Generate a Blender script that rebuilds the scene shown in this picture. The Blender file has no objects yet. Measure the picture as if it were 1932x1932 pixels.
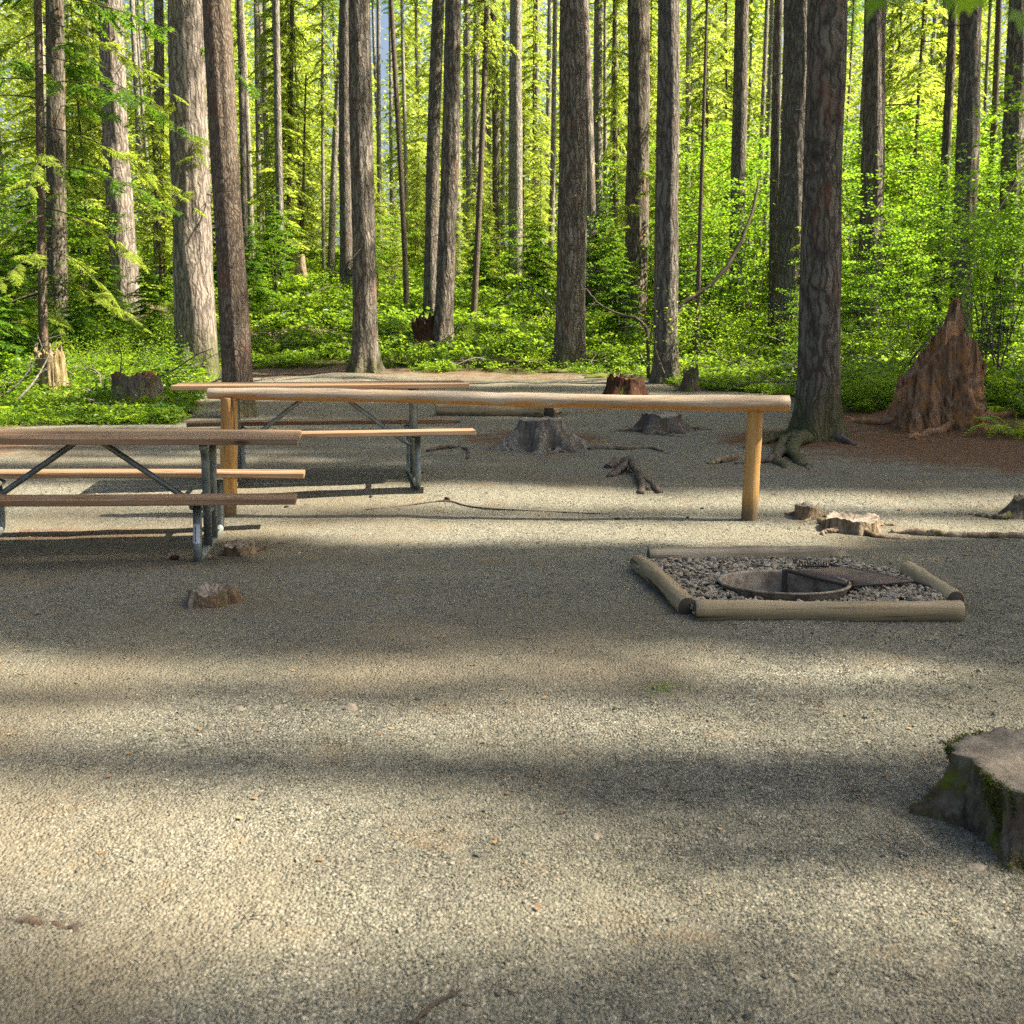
import bpy, bmesh, math, random
import numpy as np
from mathutils import Vector, Matrix, Euler

R = math.radians
rnd = random.Random(7)
NP = np.random.default_rng(7)
scene = bpy.context.scene
COL = scene.collection

# ------------------------------------------------------------------ camera
CAM_H, PITCH, FPX, CPX = 1.46, 9.33, 2029.0, 966.0
cam = bpy.data.cameras.new('camera')
cam.sensor_width = 36.0
cam.lens = 36.0 * FPX / (2 * CPX)
cam.clip_start, cam.clip_end = 0.05, 1500
cam.dof.use_dof = True
cam.dof.focus_distance = 8.0
cam.dof.aperture_fstop = 5.6
cam_o = bpy.data.objects.new('camera', cam)
cam_o.location = (0, 0, CAM_H)
cam_o.rotation_euler = (R(90 - PITCH), 0, 0)
COL.objects.link(cam_o)
scene.camera = cam_o

# ------------------------------------------------------------------ sky, sun, exposure
SUN_EL, SUN_AZ = 48.0, 90.0          # sun stands to the right of the view (towards +x)
world = bpy.data.worlds.new('World')
scene.world = world
world.use_nodes = True
wn = world.node_tree
bg = wn.nodes['Background']
sky = wn.nodes.new('ShaderNodeTexSky')
sky.sky_type = 'NISHITA'
sky.sun_disc = False
sky.sun_elevation = R(SUN_EL)
sky.sun_rotation = R(SUN_AZ)
sky.air_density, sky.dust_density, sky.ozone_density = 1.0, 5.0, 1.0
wn.links.new(sky.outputs[0], bg.inputs[0])
bg.inputs[1].default_value = 0.053
sl = bpy.data.lights.new('sun', 'SUN')
sl.energy, sl.angle, sl.color = 5.0, R(0.55), (1.0, 0.885, 0.73)
so = bpy.data.objects.new('sun', sl)
sdir = Vector((math.cos(R(SUN_EL)) * math.sin(R(SUN_AZ)), math.cos(R(SUN_EL)) * math.cos(R(SUN_AZ)), math.sin(R(SUN_EL))))
so.rotation_euler = sdir.to_track_quat('Z', 'Y').to_euler()
so.location = (30, 0, 40)
COL.objects.link(so)
scene.view_settings.view_transform = 'Standard'
scene.view_settings.look = 'None'
scene.view_settings.gamma = 1.0
scene.view_settings.exposure = 2.05
scene.render.engine = 'CYCLES'
cy = scene.cycles
cy.use_denoising = False
cy.max_bounces, cy.diffuse_bounces, cy.glossy_bounces, cy.transmission_bounces = 6, 4, 1, 2
cy.use_adaptive_sampling, cy.adaptive_threshold = True, 0.02
cy.sample_clamp_indirect = 6.0

# ------------------------------------------------------------------ numeric helpers
def _hash(ix, iy, seed):
    n = (ix.astype(np.int64) * 374761393 + iy.astype(np.int64) * 668265263 + seed * 144269504) & 0xffffffff
    n = ((n ^ (n >> 13)) * 1274126177) & 0xffffffff
    return ((n ^ (n >> 16)) & 0xffffff) / float(0xffffff)

def vnoise(x, y, seed=0):
    x, y = np.asarray(x, float), np.asarray(y, float)
    x, y = np.broadcast_arrays(x, y)
    ix, iy = np.floor(x), np.floor(y)
    fx, fy = x - ix, y - iy
    fx, fy = fx * fx * (3 - 2 * fx), fy * fy * (3 - 2 * fy)
    a, b = _hash(ix, iy, seed), _hash(ix + 1, iy, seed)
    c, d = _hash(ix, iy + 1, seed), _hash(ix + 1, iy + 1, seed)
    return (a + (b - a) * fx) * (1 - fy) + (c + (d - c) * fx) * fy

def fbm(x, y, seed=0, o=4):
    s, a, t = 0, 1.0, 0
    for i in range(o):
        s = s + a * vnoise(np.asarray(x) * 2 ** i, np.asarray(y) * 2 ** i, seed + i * 17)
        t += a
        a *= 0.5
    return s / t

def rnoise(a, z, k, kz, seed):
    return vnoise(np.cos(a) * k + z * kz * .8 + 9.3, np.sin(a) * k - z * kz * .6 + 4.1, seed)

PY = [-50, 8.6, 9.7, 16, 30, 33, 38, 45, 50, 60, 90, 160, 400]
PZ = [0, 0, .10, .12, .46, .95, 1.7, 3.2, 4.1, 5.3, 8.0, 13, 20]
def sstep(a, b, v):
    t = np.clip((np.asarray(v, float) - a) / (b - a), 0, 1)
    return t * t * (3 - 2 * t)

def terrain(x, y):
    x, y = np.asarray(x, float), np.asarray(y, float)
    z = np.interp(y, PY, PZ)
    far = sstep(18, 32, y)
    z = z + (fbm(x * .22, y * .22, 3) - .5) * (.10 + .5 * far) + (fbm(x * 1.1, y * 1.1, 9) - .5) * (.035 + .06 * far)
    # the duff mound round the big rotten stump on the right
    z = z + .16 * np.exp(-(((x - 7.2) / 2.2) ** 2 + ((y - 18.0) / 3.4) ** 2))
    z = z + .22 * sstep(4.5, 9.5, x) * sstep(10.5, 15, y) * (1 - sstep(22, 27, y))
    z = z + .05 * np.exp(-(((x - 4.2) / 1.0) ** 2 + ((y - 14.9) / 1.2) ** 2))
    return z

def tz(x, y):
    return float(terrain(x, y))

_cp, _sp = math.cos(R(PITCH)), math.sin(R(PITCH))
def ray(px, py):
    a, b = (px - CPX) / FPX, (CPX - py) / FPX
    return np.array([a, _cp + b * _sp, -_sp + b * _cp])

def ground(px, py):
    """the point of the terrain that stands behind a place in the picture"""
    d = ray(px, py)
    t = np.concatenate([np.linspace(1.0, 20, 800), np.linspace(20, 160, 2400)])
    z = CAM_H + t * d[2] - terrain(t * d[0], t * d[1])
    k = np.argmax(z < 0)
    if z[k] >= 0:
        k = len(t) - 1
    t0, t1 = t[max(k - 1, 0)], t[k]
    z0, z1 = z[max(k - 1, 0)], z[k]
    tt = t0 + (t1 - t0) * (z0 / (z0 - z1) if z0 != z1 else 0)
    return Vector((tt * d[0], tt * d[1], tz(tt * d[0], tt * d[1])))

def at_depth(px, py, Y):
    d = ray(px, py)
    t = Y / d[1]
    return Vector((t * d[0], Y, CAM_H + t * d[2]))

def project(x, y, z):
    dy, dz = y, z - CAM_H
    f = dy * _cp - dz * _sp
    u = dy * _sp + dz * _cp
    f = np.maximum(f, 1e-3)
    return CPX + FPX * x / f, CPX - FPX * u / f

FIRE = at_depth(1478, 1104, 5.85)
# edge of the gravel clearing as seen (picture x -> y): above it the forest floor is planted
EX = [-900, 0, 340, 362, 385, 480, 640, 740, 860, 1040, 1140, 1225, 1300, 1480, 1570, 1650, 1700, 1880, 1932, 2800]
EY = [840, 806, 803, 775, 735, 700, 694, 698, 706, 708, 708, 716, 738, 748, 778, 786, 768, 775, 800, 900]
def veg_mask(x, y, soft=6.0):
    z = terrain(x, y)
    px, py = project(x, y, z)
    e = np.interp(px, EX, EY) + (fbm(np.asarray(x) * .9, np.asarray(y) * .9, 21) - .5) * 16
    m = np.clip((e - py) / soft, 0, 1)
    m = np.where(np.asarray(y) < 12, 0, m)
    trail = ((px > 465) & (px < 668) & (py > 622 + 8 * np.sin(px * .03)) & (py < 652 + 6 * np.sin(px * .02)))
    trail |= ((px > 258) & (px < 335) & (py > 566) & (py < 622))
    return np.where(trail, m * .06, m)

# ------------------------------------------------------------------ mesh helpers
def mesh_quads(name, V, F, mats, midx=None, smooth=False):
    V = np.asarray(V, np.float32)
    F = np.asarray(F, np.int32)
    me = bpy.data.meshes.new(name)
    n = F.shape[1]
    me.vertices.add(len(V))
    me.vertices.foreach_set('co', V.ravel())
    me.loops.add(F.size)
    me.loops.foreach_set('vertex_index', F.ravel())
    me.polygons.add(len(F))
    me.polygons.foreach_set('loop_start', np.arange(0, F.size, n, dtype=np.int32))
    me.polygons.foreach_set('loop_total', np.full(len(F), n, np.int32))
    for m in mats:
        me.materials.append(m)
    if midx is not None:
        me.polygons.foreach_set('material_index', np.asarray(midx, np.int32))
    me.polygons.foreach_set('use_smooth', np.full(len(F), smooth, bool))
    me.update(calc_edges=True)
    me.validate()
    return me

def put(name, me, parent=None, loc=None, rot=None, scl=None):
    o = bpy.data.objects.new(name, me)
    COL.objects.link(o)
    if parent is not None:
        o.parent = parent
    if loc is not None:
        o.location = loc
    if rot is not None:
        o.rotation_euler = rot
    if scl is not None:
        o.scale = scl if hasattr(scl, '__len__') else (scl,) * 3
    return o

def thing(name, label, cat, loc=(0, 0, 0), rz=0.0, group=None):
    o = put(name, None, None, loc, (0, 0, rz))
    o.empty_display_size = .2
    return tag(o, label, cat, group)

def tag(o, label, cat, group=None, kind=None):
    o['label'] = label
    o['category'] = cat
    if group:
        o['group'] = group
    if kind:
        o['kind'] = kind
    return o

def copy_tree(o, parent=None):
    c = o.copy()
    COL.objects.link(c)
    c.parent = parent
    for ch in o.children:
        copy_tree(ch, c)
    return c

def tube_arrays(P, rad, seg=8, cap=True, noise=0.0, seed=0, squash=1.0):
    """swept tube along points P with radii rad -> V, F(quads)"""
    P = np.asarray(P, float)
    n = len(P)
    rad = np.broadcast_to(np.asarray(rad, float), (n,))
    T = np.gradient(P, axis=0)
    T /= np.linalg.norm(T, axis=1)[:, None] + 1e-9
    ref = np.array([0, 0, 1.0]) if abs(T[0][2]) < .9 else np.array([0, 1.0, 0])
    V = np.zeros((n, seg, 3))
    a = np.linspace(0, 2 * np.pi, seg, endpoint=False)
    N = np.cross(ref, T[0]); N /= np.linalg.norm(N)
    for i in range(n):
        N = N - T[i] * np.dot(N, T[i]); N /= np.linalg.norm(N) + 1e-9
        B = np.cross(T[i], N)
        rr = rad[i] * (1 + noise * (vnoise(a * 1.6 + seed * 3.1, np.full(seg, i * .55) + seed, seed) - .5) * 2)
        V[i] = P[i] + (np.cos(a) * rr)[:, None] * N + (np.sin(a) * rr * squash)[:, None] * B
    idx = np.arange(n * seg).reshape(n, seg)
    F = np.stack([idx[:-1], np.roll(idx, -1, 1)[:-1], np.roll(idx, -1, 1)[1:], idx[1:]], -1).reshape(-1, 4)
    V = V.reshape(-1, 3)
    if cap:
        V = np.vstack([V, P[0], P[-1]])
        c0, c1 = n * seg, n * seg + 1
        j = np.arange(0, seg, 2)
        F0 = np.stack([np.full(len(j), c0), idx[0][(j + 2) % seg], idx[0][(j + 1) % seg], idx[0][j]], -1)
        F1 = np.stack([np.full(len(j), c1), idx[-1][j], idx[-1][(j + 1) % seg], idx[-1][(j + 2) % seg]], -1)
        F = np.vstack([F, F0, F1])
    return V, F

class MB:
    """collects quad pieces, builds ONE mesh"""
    def __init__(s):
        s.V, s.F, s.M, s.n = [], [], [], 0
    def add(s, V, F, m=0):
        V, F = np.asarray(V, float), np.asarray(F)
        s.V.append(V); s.F.append(F + s.n); s.M.append(np.full(len(F), m)); s.n += len(V)
        return s
    def tube(s, P, rad, seg=8, m=0, **k):
        return s.add(*tube_arrays(P, rad, seg, **k), m)
    def mesh(s, name, mats, smooth=True):
        return mesh_quads(name, np.vstack(s.V), np.vstack(s.F), mats, np.concatenate(s.M), smooth)

def box_mesh(name, sx, sy, sz, mat, bevel=.004, jitter=0.0, cuts=0, seed=0):
    bm = bmesh.new()
    bmesh.ops.create_cube(bm, size=1)
    bmesh.ops.scale(bm, vec=(sx, sy, sz), verts=bm.verts)
    if cuts:
        ed = [e for e in bm.edges if abs(e.verts[0].co.x - e.verts[1].co.x) > sx * .5]
        bmesh.ops.subdivide_edges(bm, edges=ed, cuts=cuts, use_grid_fill=True)
    ed = [e for e in bm.edges if len(e.link_faces) == 2 and e.calc_face_angle(0) > 1]
    bmesh.ops.bevel(bm, geom=ed, offset=bevel, segments=2, affect='EDGES', profile=.6)
    r = random.Random(seed)
    ph = [r.uniform(0, 6) for _ in range(4)]
    for v in bm.verts:
        v.co.z += jitter * math.sin(v.co.x * 2.1 + ph[0]) + r.uniform(-.15, .15) * jitter
        v.co.y += jitter * .6 * math.sin(v.co.x * 1.7 + ph[1])
    me = bpy.data.meshes.new(name)
    bm.to_mesh(me); bm.free()
    me.materials.append(mat)
    return me

# ------------------------------------------------------------------ material helpers
class NT:
    def __init__(s, name):
        s.mat = bpy.data.materials.new(name)
        s.mat.use_nodes = True
        s.t = s.mat.node_tree
        s.t.nodes.clear()
        s.out = s.n('ShaderNodeOutputMaterial')
    def n(s, typ, ins=None, **props):
        nd = s.t.nodes.new(typ)
        for k, v in props.items():
            setattr(nd, k, v)
        for k, v in (ins or {}).items():
            sk = nd.inputs[k]
            if isinstance(v, bpy.types.NodeSocket):
                s.t.links.new(v, sk)
            else:
                sk.default_value = v
        return nd
    def coord(s, which='Object', scale=(1, 1, 1), loc=None):
        c = s.n('ShaderNodeTexCoord').outputs[which]
        m = s.n('ShaderNodeMapping', {'Vector': c, 'Scale': scale})
        if loc is not None:
            s.t.links.new(loc, m.inputs['Location'])
        return m.outputs[0]
    def noise(s, v, scale, detail=4, rough=.55, dist=0.0):
        return s.n('ShaderNodeTexNoise', {'Vector': v, 'Scale': scale, 'Detail': detail, 'Roughness': rough, 'Distortion': dist})
    def ramp(s, f, stops, interp='LINEAR'):
        r = s.n('ShaderNodeValToRGB', {'Fac': f})
        r.color_ramp.interpolation = interp
        e = r.color_ramp.elements
        while len(e) > 1:
            e.remove(e[-1])
        for i, (p, c) in enumerate(stops):
            k = e[0] if i == 0 else e.new(p)
            k.position = p
            k.color = (*c, 1) if len(c) == 3 else c
        return r.outputs[0]
    def mix(s, f, a, b, typ='MIX'):
        m = s.n('ShaderNodeMix', data_type='RGBA', blend_type=typ)
        for sk, v in ((m.inputs[0], f), (m.inputs[6], a), (m.inputs[7], b)):
            if isinstance(v, bpy.types.NodeSocket):
                s.t.links.new(v, sk)
            elif hasattr(v, '__len__'):
                sk.default_value = (*v, 1) if len(v) == 3 else v
            else:
                sk.default_value = v
        return m.outputs[2]
    def math(s, op, a, b=0.0, c=None):
        m = s.n('ShaderNodeMath', operation=op)
        for i, v in enumerate((a, b) if c is None else (a, b, c)):
            if isinstance(v, bpy.types.NodeSocket):
                s.t.links.new(v, m.inputs[i])
            else:
                m.inputs[i].default_value = v
        return m.outputs[0]
    def bump(s, h, strength, dist, normal=None):
        b = s.n('ShaderNodeBump', {'Height': h, 'Strength': strength, 'Distance': dist})
        if normal is not None:
            s.t.links.new(normal, b.inputs['Normal'])
        return b.outputs[0]
    def principled(s, color, rough=.85, normal=None, metal=0.0, spec=.25):
        p = s.n('ShaderNodeBsdfPrincipled')
        for k, v in (('Base Color', color), ('Roughness', rough), ('Metallic', metal), ('Specular IOR Level', spec)):
            if isinstance(v, bpy.types.NodeSocket):
                s.t.links.new(v, p.inputs[k])
            else:
                p.inputs[k].default_value = (*v, 1) if hasattr(v, '__len__') and len(v) == 3 else v
        if normal is not None:
            s.t.links.new(normal, p.inputs['Normal'])
        s.t.links.new(p.outputs[0], s.out.inputs[0])
        return s.mat
    def rand(s):
        return s.n('ShaderNodeObjectInfo').outputs['Random']

def rand_offset(t):
    r = t.rand()
    m = t.n('ShaderNodeCombineXYZ', {'X': t.math('MULTIPLY', r, 37.0), 'Y': t.math('MULTIPLY', r, 91.0), 'Z': t.math('MULTIPLY', r, 53.0)})
    return m.outputs[0]

def mat_bark(name, ridge, crev, sc=(11, 11, 1.9), red=.5, lichen=.45, moss=.5, dist=.03, mossh=1.0, tint=(.3, .2)):
    t = NT(name)
    off = rand_offset(t)
    v = t.coord('Object', (1, 1, 1), off)
    wob = t.noise(v, 2.2, 3)
    vv = t.n('ShaderNodeVectorMath', {0: v, 1: t.n('ShaderNodeVectorMath', {0: wob.outputs['Color'], 3: .30}, operation='SCALE').outputs[0]}, operation='ADD').outputs[0]
    ms = t.n('ShaderNodeMapping', {'Vector': vv, 'Scale': sc}).outputs[0]
    e = t.n('ShaderNodeTexVoronoi', {'Vector': ms, 'Scale': 1.0, 'Randomness': 1.0}, feature='DISTANCE_TO_EDGE').outputs['Distance']
    cell = t.n('ShaderNodeTexVoronoi', {'Vector': ms, 'Scale': 1.0}).outputs['Color']
    e2 = t.n('ShaderNodeTexVoronoi', {'Vector': t.n('ShaderNodeMapping', {'Vector': vv, 'Scale': tuple(q * 2.3 for q in sc)}).outputs[0], 'Scale': 1.0}, feature='DISTANCE_TO_EDGE').outputs['Distance']
    fine = t.noise(t.n('ShaderNodeMapping', {'Vector': v, 'Scale': (30, 30, 5)}).outputs[0], 1.0, 8, .7).outputs[0]
    fine = t.math('ADD', t.math('MULTIPLY', fine, 1.0), t.math('MULTIPLY', t.math('MINIMUM', e2, .25), .8))
    h = t.math('ADD', t.math('MULTIPLY', t.math('MINIMUM', e, .24), 2.0), t.math('MULTIPLY', t.math('SUBTRACT', fine, .08), .8))
    base = t.ramp(h, [(.22, crev), (.52, tuple((a * .45 + b * .55) for a, b in zip(ridge, crev))), (.75, ridge), (1.0, tuple(min(1, c * 1.45) for c in ridge))])
    cellv = t.n('ShaderNodeSeparateColor', {0: cell}).outputs[0]
    base = t.mix(t.math('MULTIPLY', cellv, .35), base, (.05, .04, .03))
    big = t.noise(v, .9, 4).outputs[0]
    rf = t.ramp(t.noise(t.n('ShaderNodeMapping', {'Vector': v, 'Scale': (5, 5, 1.6)}).outputs[0], 1.0, 4).outputs[0], [(.56, (0, 0, 0)), (.68, (1, 1, 1))])
    base = t.mix(t.math('MULTIPLY', rf, red), base, (.20, .07, .035))
    lf = t.ramp(t.noise(t.n('ShaderNodeMapping', {'Vector': v, 'Scale': (6, 6, 3)}).outputs[0], 1.0, 5, .7).outputs[0], [(.54, (0, 0, 0)), (.66, (1, 1, 1))])
    base = t.mix(t.math('MULTIPLY', lf, lichen), base, (.24, .25, .21))
    z = t.n('ShaderNodeSeparateXYZ', {0: t.n('ShaderNodeTexCoord').outputs['Object']}).outputs['Z']
    mz = t.n('ShaderNodeMapRange', {'Value': z, 'From Min': 0.0, 'From Max': mossh, 'To Min': 1.0, 'To Max': 0.0}).outputs[0]
    mf = t.math('MULTIPLY', t.ramp(t.math('MULTIPLY', mz, t.math('ADD', big, .35)), [(.35, (0, 0, 0)), (.75, (1, 1, 1))]), moss)
    base = t.mix(mf, base, (.075, .085, .018))
    rr = t.rand()
    base = t.mix(t.math('MULTIPLY', rr, tint[0]), base, (.10, .095, .085))
    nrm = t.bump(h, 1.0, dist)
    return t.principled(base, .92, nrm, spec=.12)

def mat_leaf(name, dark, light, trans, tw=.5, nscale=.5, rough=.55, bias=0.0):
    t = NT(name)
    isl = t.n('ShaderNodeNewGeometry').outputs['Random Per Island']
    pos = t.n('ShaderNodeNewGeometry').outputs['Position']
    big = t.noise(pos, nscale, 3).outputs[0]
    f = t.math('ADD', t.math('ADD', t.math('MULTIPLY', isl, .45), t.math('MULTIPLY', big, 1.1)), t.math('ADD', t.math('MULTIPLY', t.rand(), .5), -.68 + bias))
    c = t.ramp(f, [(.05, dark), (.5, tuple((a + b) / 2 for a, b in zip(dark, light))), (.95, light)])
    tc = t.mix(f, tuple(x * .7 for x in trans), trans)
    p = t.n('ShaderNodeBsdfPrincipled', {'Base Color': c, 'Roughness': rough, 'Specular IOR Level': .3})
    tr = t.n('ShaderNodeBsdfTranslucent', {'Color': tc})
    m = t.n('ShaderNodeMixShader', {0: tw, 1: p.outputs[0], 2: tr.outputs[0]})
    t.t.links.new(m.outputs[0], t.out.inputs[0])
    return t.mat

def mat_wood(name, cols, axis='X', gscale=1.0, rough=.8, crack=.35, grey=(.2, .19, .16), greyf=.4, dist=.004, knots=True, under=None):
    t = NT(name)
    v = t.coord('Object', (1, 1, 1), rand_offset(t))
    s = {'X': (1.3, 26, 26), 'Y': (26, 1.3, 26), 'Z': (26, 26, 1.3)}[axis]
    g = t.noise(t.n('ShaderNodeMapping', {'Vector': v, 'Scale': tuple(x * gscale for x in s)}).outputs[0], 1.0, 6, .62, .6).outputs[0]
    s2 = tuple(3.2 * x * gscale for x in s)
    g2 = t.noise(t.n('ShaderNodeMapping', {'Vector': v, 'Scale': s2}).outputs[0], 1.0, 3, .6).outputs[0]
    c = t.ramp(g, [(.25, cols[0]), (.5, cols[1]), (.75, cols[2])])
    patch = t.ramp(t.noise(v, 3.0, 4).outputs[0], [(.4, (0, 0, 0)), (.68, (1, 1, 1))])
    c = t.mix(t.math('MULTIPLY', patch, greyf), c, grey)
    s3 = {'X': (.9, 17, 17), 'Y': (17, .9, 17), 'Z': (17, 17, .9)}[axis]
    cr = t.ramp(t.noise(t.n('ShaderNodeMapping', {'Vector': v, 'Scale': s3}).outputs[0], 1.0, 2, .5).outputs[0], [(.30, (1, 1, 1)), (.36, (0, 0, 0))])
    c = t.mix(t.math('MULTIPLY', cr, crack), c, tuple(x * .25 for x in cols[0]))
    if knots:
        k = t.n('ShaderNodeTexVoronoi', {'Vector': t.n('ShaderNodeMapping', {'Vector': v, 'Scale': {'X': (1.4, 5, 5), 'Y': (5, 1.4, 5), 'Z': (5, 5, 1.4)}[axis]}).outputs[0], 'Scale': 1.3}).outputs['Distance']
        c = t.mix(t.ramp(k, [(.05, (.8, .8, .8)), (.13, (0, 0, 0))]), c, tuple(x * .35 for x in cols[0]))
    if axis == 'Z':          # splashed soil and grey weathering near the ground
        zz = t.n('ShaderNodeSeparateXYZ', {0: t.n('ShaderNodeTexCoord').outputs['Object']}).outputs['Z']
        dz = t.n('ShaderNodeMapRange', {'Value': t.math('ADD', zz, t.math('MULTIPLY', g2, -.16)), 'From Min': -.02, 'From Max': .13, 'To Min': .85, 'To Max': 0.0}).outputs[0]
        c = t.mix(dz, c, (.10, .08, .05))
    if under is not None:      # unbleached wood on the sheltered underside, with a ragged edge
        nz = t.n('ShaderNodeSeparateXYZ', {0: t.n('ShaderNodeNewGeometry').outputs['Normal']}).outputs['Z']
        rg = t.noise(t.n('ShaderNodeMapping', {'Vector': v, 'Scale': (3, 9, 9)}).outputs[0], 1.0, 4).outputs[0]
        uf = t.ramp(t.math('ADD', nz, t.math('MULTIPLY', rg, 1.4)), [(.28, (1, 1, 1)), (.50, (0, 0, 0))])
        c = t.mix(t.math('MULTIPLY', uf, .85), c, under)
    h = t.math('SUBTRACT', t.math('ADD', t.math('MULTIPLY', g, .5), t.math('MULTIPLY', g2, .5)), t.math('MULTIPLY', cr, .8))
    return t.principled(c, rough, t.bump(h, .7, dist), spec=.2)

def mat_ground():
    t = NT('forest_gravel_ground')
    pos = t.n('ShaderNodeTexCoord').outputs['Object']
    wob = t.noise(pos, 30, 2)
    vo = t.n('ShaderNodeTexVoronoi', {'Vector': pos, 'Scale': 95.0})
    vo2 = t.n('ShaderNodeTexVoronoi', {'Vector': pos, 'Scale': 240.0})
    cellv = t.n('ShaderNodeSeparateColor', {0: vo.outputs['Color']}).outputs[0]
    cell2 = t.n('ShaderNodeSeparateColor', {0: vo2.outputs['Color']}).outputs[1]
    peb = t.ramp(cellv, [(0, (.070, .076, .058)), (.3, (.126, .132, .103)), (.55, (.188, .188, .145)), (.8, (.258, .247, .187)), (.97, (.39, .37, .29))])
    peb2 = t.ramp(cell2, [(0, (.062, .064, .047)), (.5, (.163, .157, .118)), (1, (.30, .275, .205))])
    c = t.mix(t.math('GREATER_THAN', vo.outputs['Distance'], .62), peb, peb2)
    big = t.noise(pos, .55, 5, .6).outputs[0]
    c = t.mix(t.ramp(big, [(.40, (0, 0, 0)), (.66, (.75, .75, .75))]), c, (.165, .155, .105))
    mid = t.noise(pos, 3.5, 5, .6).outputs[0]
    c = t.mix(t.ramp(mid, [(.5, (0, 0, 0)), (.75, (.4, .4, .4))]), c, (.17, .155, .13))
    c = t.mix(t.ramp(t.noise(pos, 2.3, 6, .7).outputs[0], [(.56, (0, 0, 0)), (.70, (.55, .55, .55))]), c, (.21, .135, .065))
    bf = t.n('ShaderNodeAttribute', attribute_name='bare').outputs['Fac']
    pk = t.ramp(t.noise(pos, 55, 6, .7).outputs[0], [(.35, (.10, .085, .055)), (.55, (.19, .165, .115)), (.75, (.27, .235, .165))])
    c = t.mix(t.math('MULTIPLY', bf, .75), c, pk)
    # needle duff and soil
    df = t.n('ShaderNodeAttribute', attribute_name='duff').outputs['Fac']
    vf = t.n('ShaderNodeAttribute', attribute_name='veg').outputs['Fac']
    dn = t.noise(pos, 42, 6, .7, 1.5).outputs[0]
    dcol = t.ramp(dn, [(.3, (.05, .028, .016)), (.5, (.14, .078, .042)), (.68, (.23, .145, .082)), (.8, (.34, .24, .15))])
    dm = t.ramp(t.math('ADD', df, t.math('MULTIPLY', t.math('SUBTRACT', mid, .5), .9)), [(.35, (0, 0, 0)), (.65, (1, 1, 1))])
    c = t.mix(dm, c, dcol)
    soil = t.ramp(t.noise(pos, 12, 5).outputs[0], [(.3, (.03, .028, .012)), (.55, (.07, .06, .025)), (.75, (.06, .09, .015))])
    c = t.mix(t.ramp(vf, [(.2, (0, 0, 0)), (.7, (1, 1, 1))]), c, soil)
    h = t.math('ADD', t.math('MULTIPLY', t.math('SUBTRACT', 1.0, vo.outputs['Distance']), 1.0), t.math('MULTIPLY', t.math('SUBTRACT', 1.0, vo2.outputs['Distance']), .35))
    h = t.math('ADD', h, t.math('MULTIPLY', wob.outputs[0], .9))
    n1 = t.bump(h, .9, .012)
    n2 = t.bump(t.noise(pos, 6, 5).outputs[0], .5, .05, n1)
    return t.principled(c, .95, n2, spec=.12)

def mat_stone(name, cols, rough=.85):
    t = NT(name)
    r = t.rand()
    c = t.ramp(r, [(i / (len(cols) - 1), k) for i, k in enumerate(cols)])
    v = t.coord('Object', (1, 1, 1))
    n = t.noise(v, 2.6, 4).outputs[0]
    c = t.mix(t.ramp(n, [(.35, (.35, .35, .35)), (.65, (0, 0, 0))]), c, (.07, .065, .06))
    return t.principled(c, rough, t.bump(n, .3, .1), spec=.2)

def mat_metal(name, col, col2, rough=.5, metal=.75, scale=9):
    t = NT(name)
    v = t.coord('Object')
    n = t.noise(v, scale, 6, .65).outputs[0]
    c = t.mix(t.ramp(n, [(.4, (0, 0, 0)), (.62, (1, 1, 1))]), col, col2)
    return t.principled(c, rough, t.bump(n, .15, .004), metal=metal, spec=.4)

def mat_plain(name, col, rough=.7):
    t = NT(name)
    v = t.coord('Object')
    n = t.noise(v, 40, 4).outputs[0]
    c = t.mix(t.math('MULTIPLY', n, .5), col, tuple(x * .55 for x in col))
    return t.principled(c, rough)

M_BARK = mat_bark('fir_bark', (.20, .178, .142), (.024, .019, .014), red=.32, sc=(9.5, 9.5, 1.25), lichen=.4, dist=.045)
M_BARK_SUNLIT = mat_bark('sunlit_fir_bark', (.34, .29, .235), (.035, .024, .016), sc=(9, 9, 1.1), red=.2, lichen=.35, moss=.9, mossh=2.6)  # paler copy of the fir bark: sunlight on lit trunks put into the colour
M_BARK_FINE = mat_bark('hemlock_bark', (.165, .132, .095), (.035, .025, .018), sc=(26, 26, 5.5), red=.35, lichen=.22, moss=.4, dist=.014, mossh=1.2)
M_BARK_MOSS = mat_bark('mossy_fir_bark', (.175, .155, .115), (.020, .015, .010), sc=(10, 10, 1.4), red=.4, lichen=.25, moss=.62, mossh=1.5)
M_BARK_FAR_LIT = mat_bark('lit_far_trunk_bark', (.33, .305, .25), (.11, .095, .075), sc=(13, 13, 2.6), red=.2, lichen=.5, moss=.5, mossh=2.0)  # lightened so distant trunks look sunlit; the light is in the colour
M_TWIG = mat_plain('twig_bark', (.075, .058, .042), .9)
M_LEAF_CON = mat_leaf('conifer_needles', (.022, .085, .010), (.125, .23, .018), (.34, .60, .035), .5, .7)
M_LEAF_YOUNG = mat_leaf('young_conifer_needles', (.085, .155, .018), (.27, .325, .042), (.66, .80, .10), .55, .35, bias=.1)
M_LEAF_MAPLE = mat_leaf('maple_leaves', (.028, .105, .008), (.13, .24, .016), (.36, .62, .03), .52, .6)
M_LEAF_LOW = mat_leaf('understory_leaves', (.035, .11, .008), (.22, .30, .018), (.52, .76, .04), .52, .45)
M_LEAF_SALAL = mat_leaf('salal_leaves', (.026, .085, .008), (.13, .22, .018), (.34, .55, .03), .45, .6, .35)
M_MOSS = mat_plain('moss', (.10, .12, .018), .95)
M_MOSSL = mat_leaf('moss_shoots', (.045, .065, .008), (.12, .14, .015), (.25, .30, .02), .3, 9.0)
M_GROUND = mat_ground()

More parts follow.
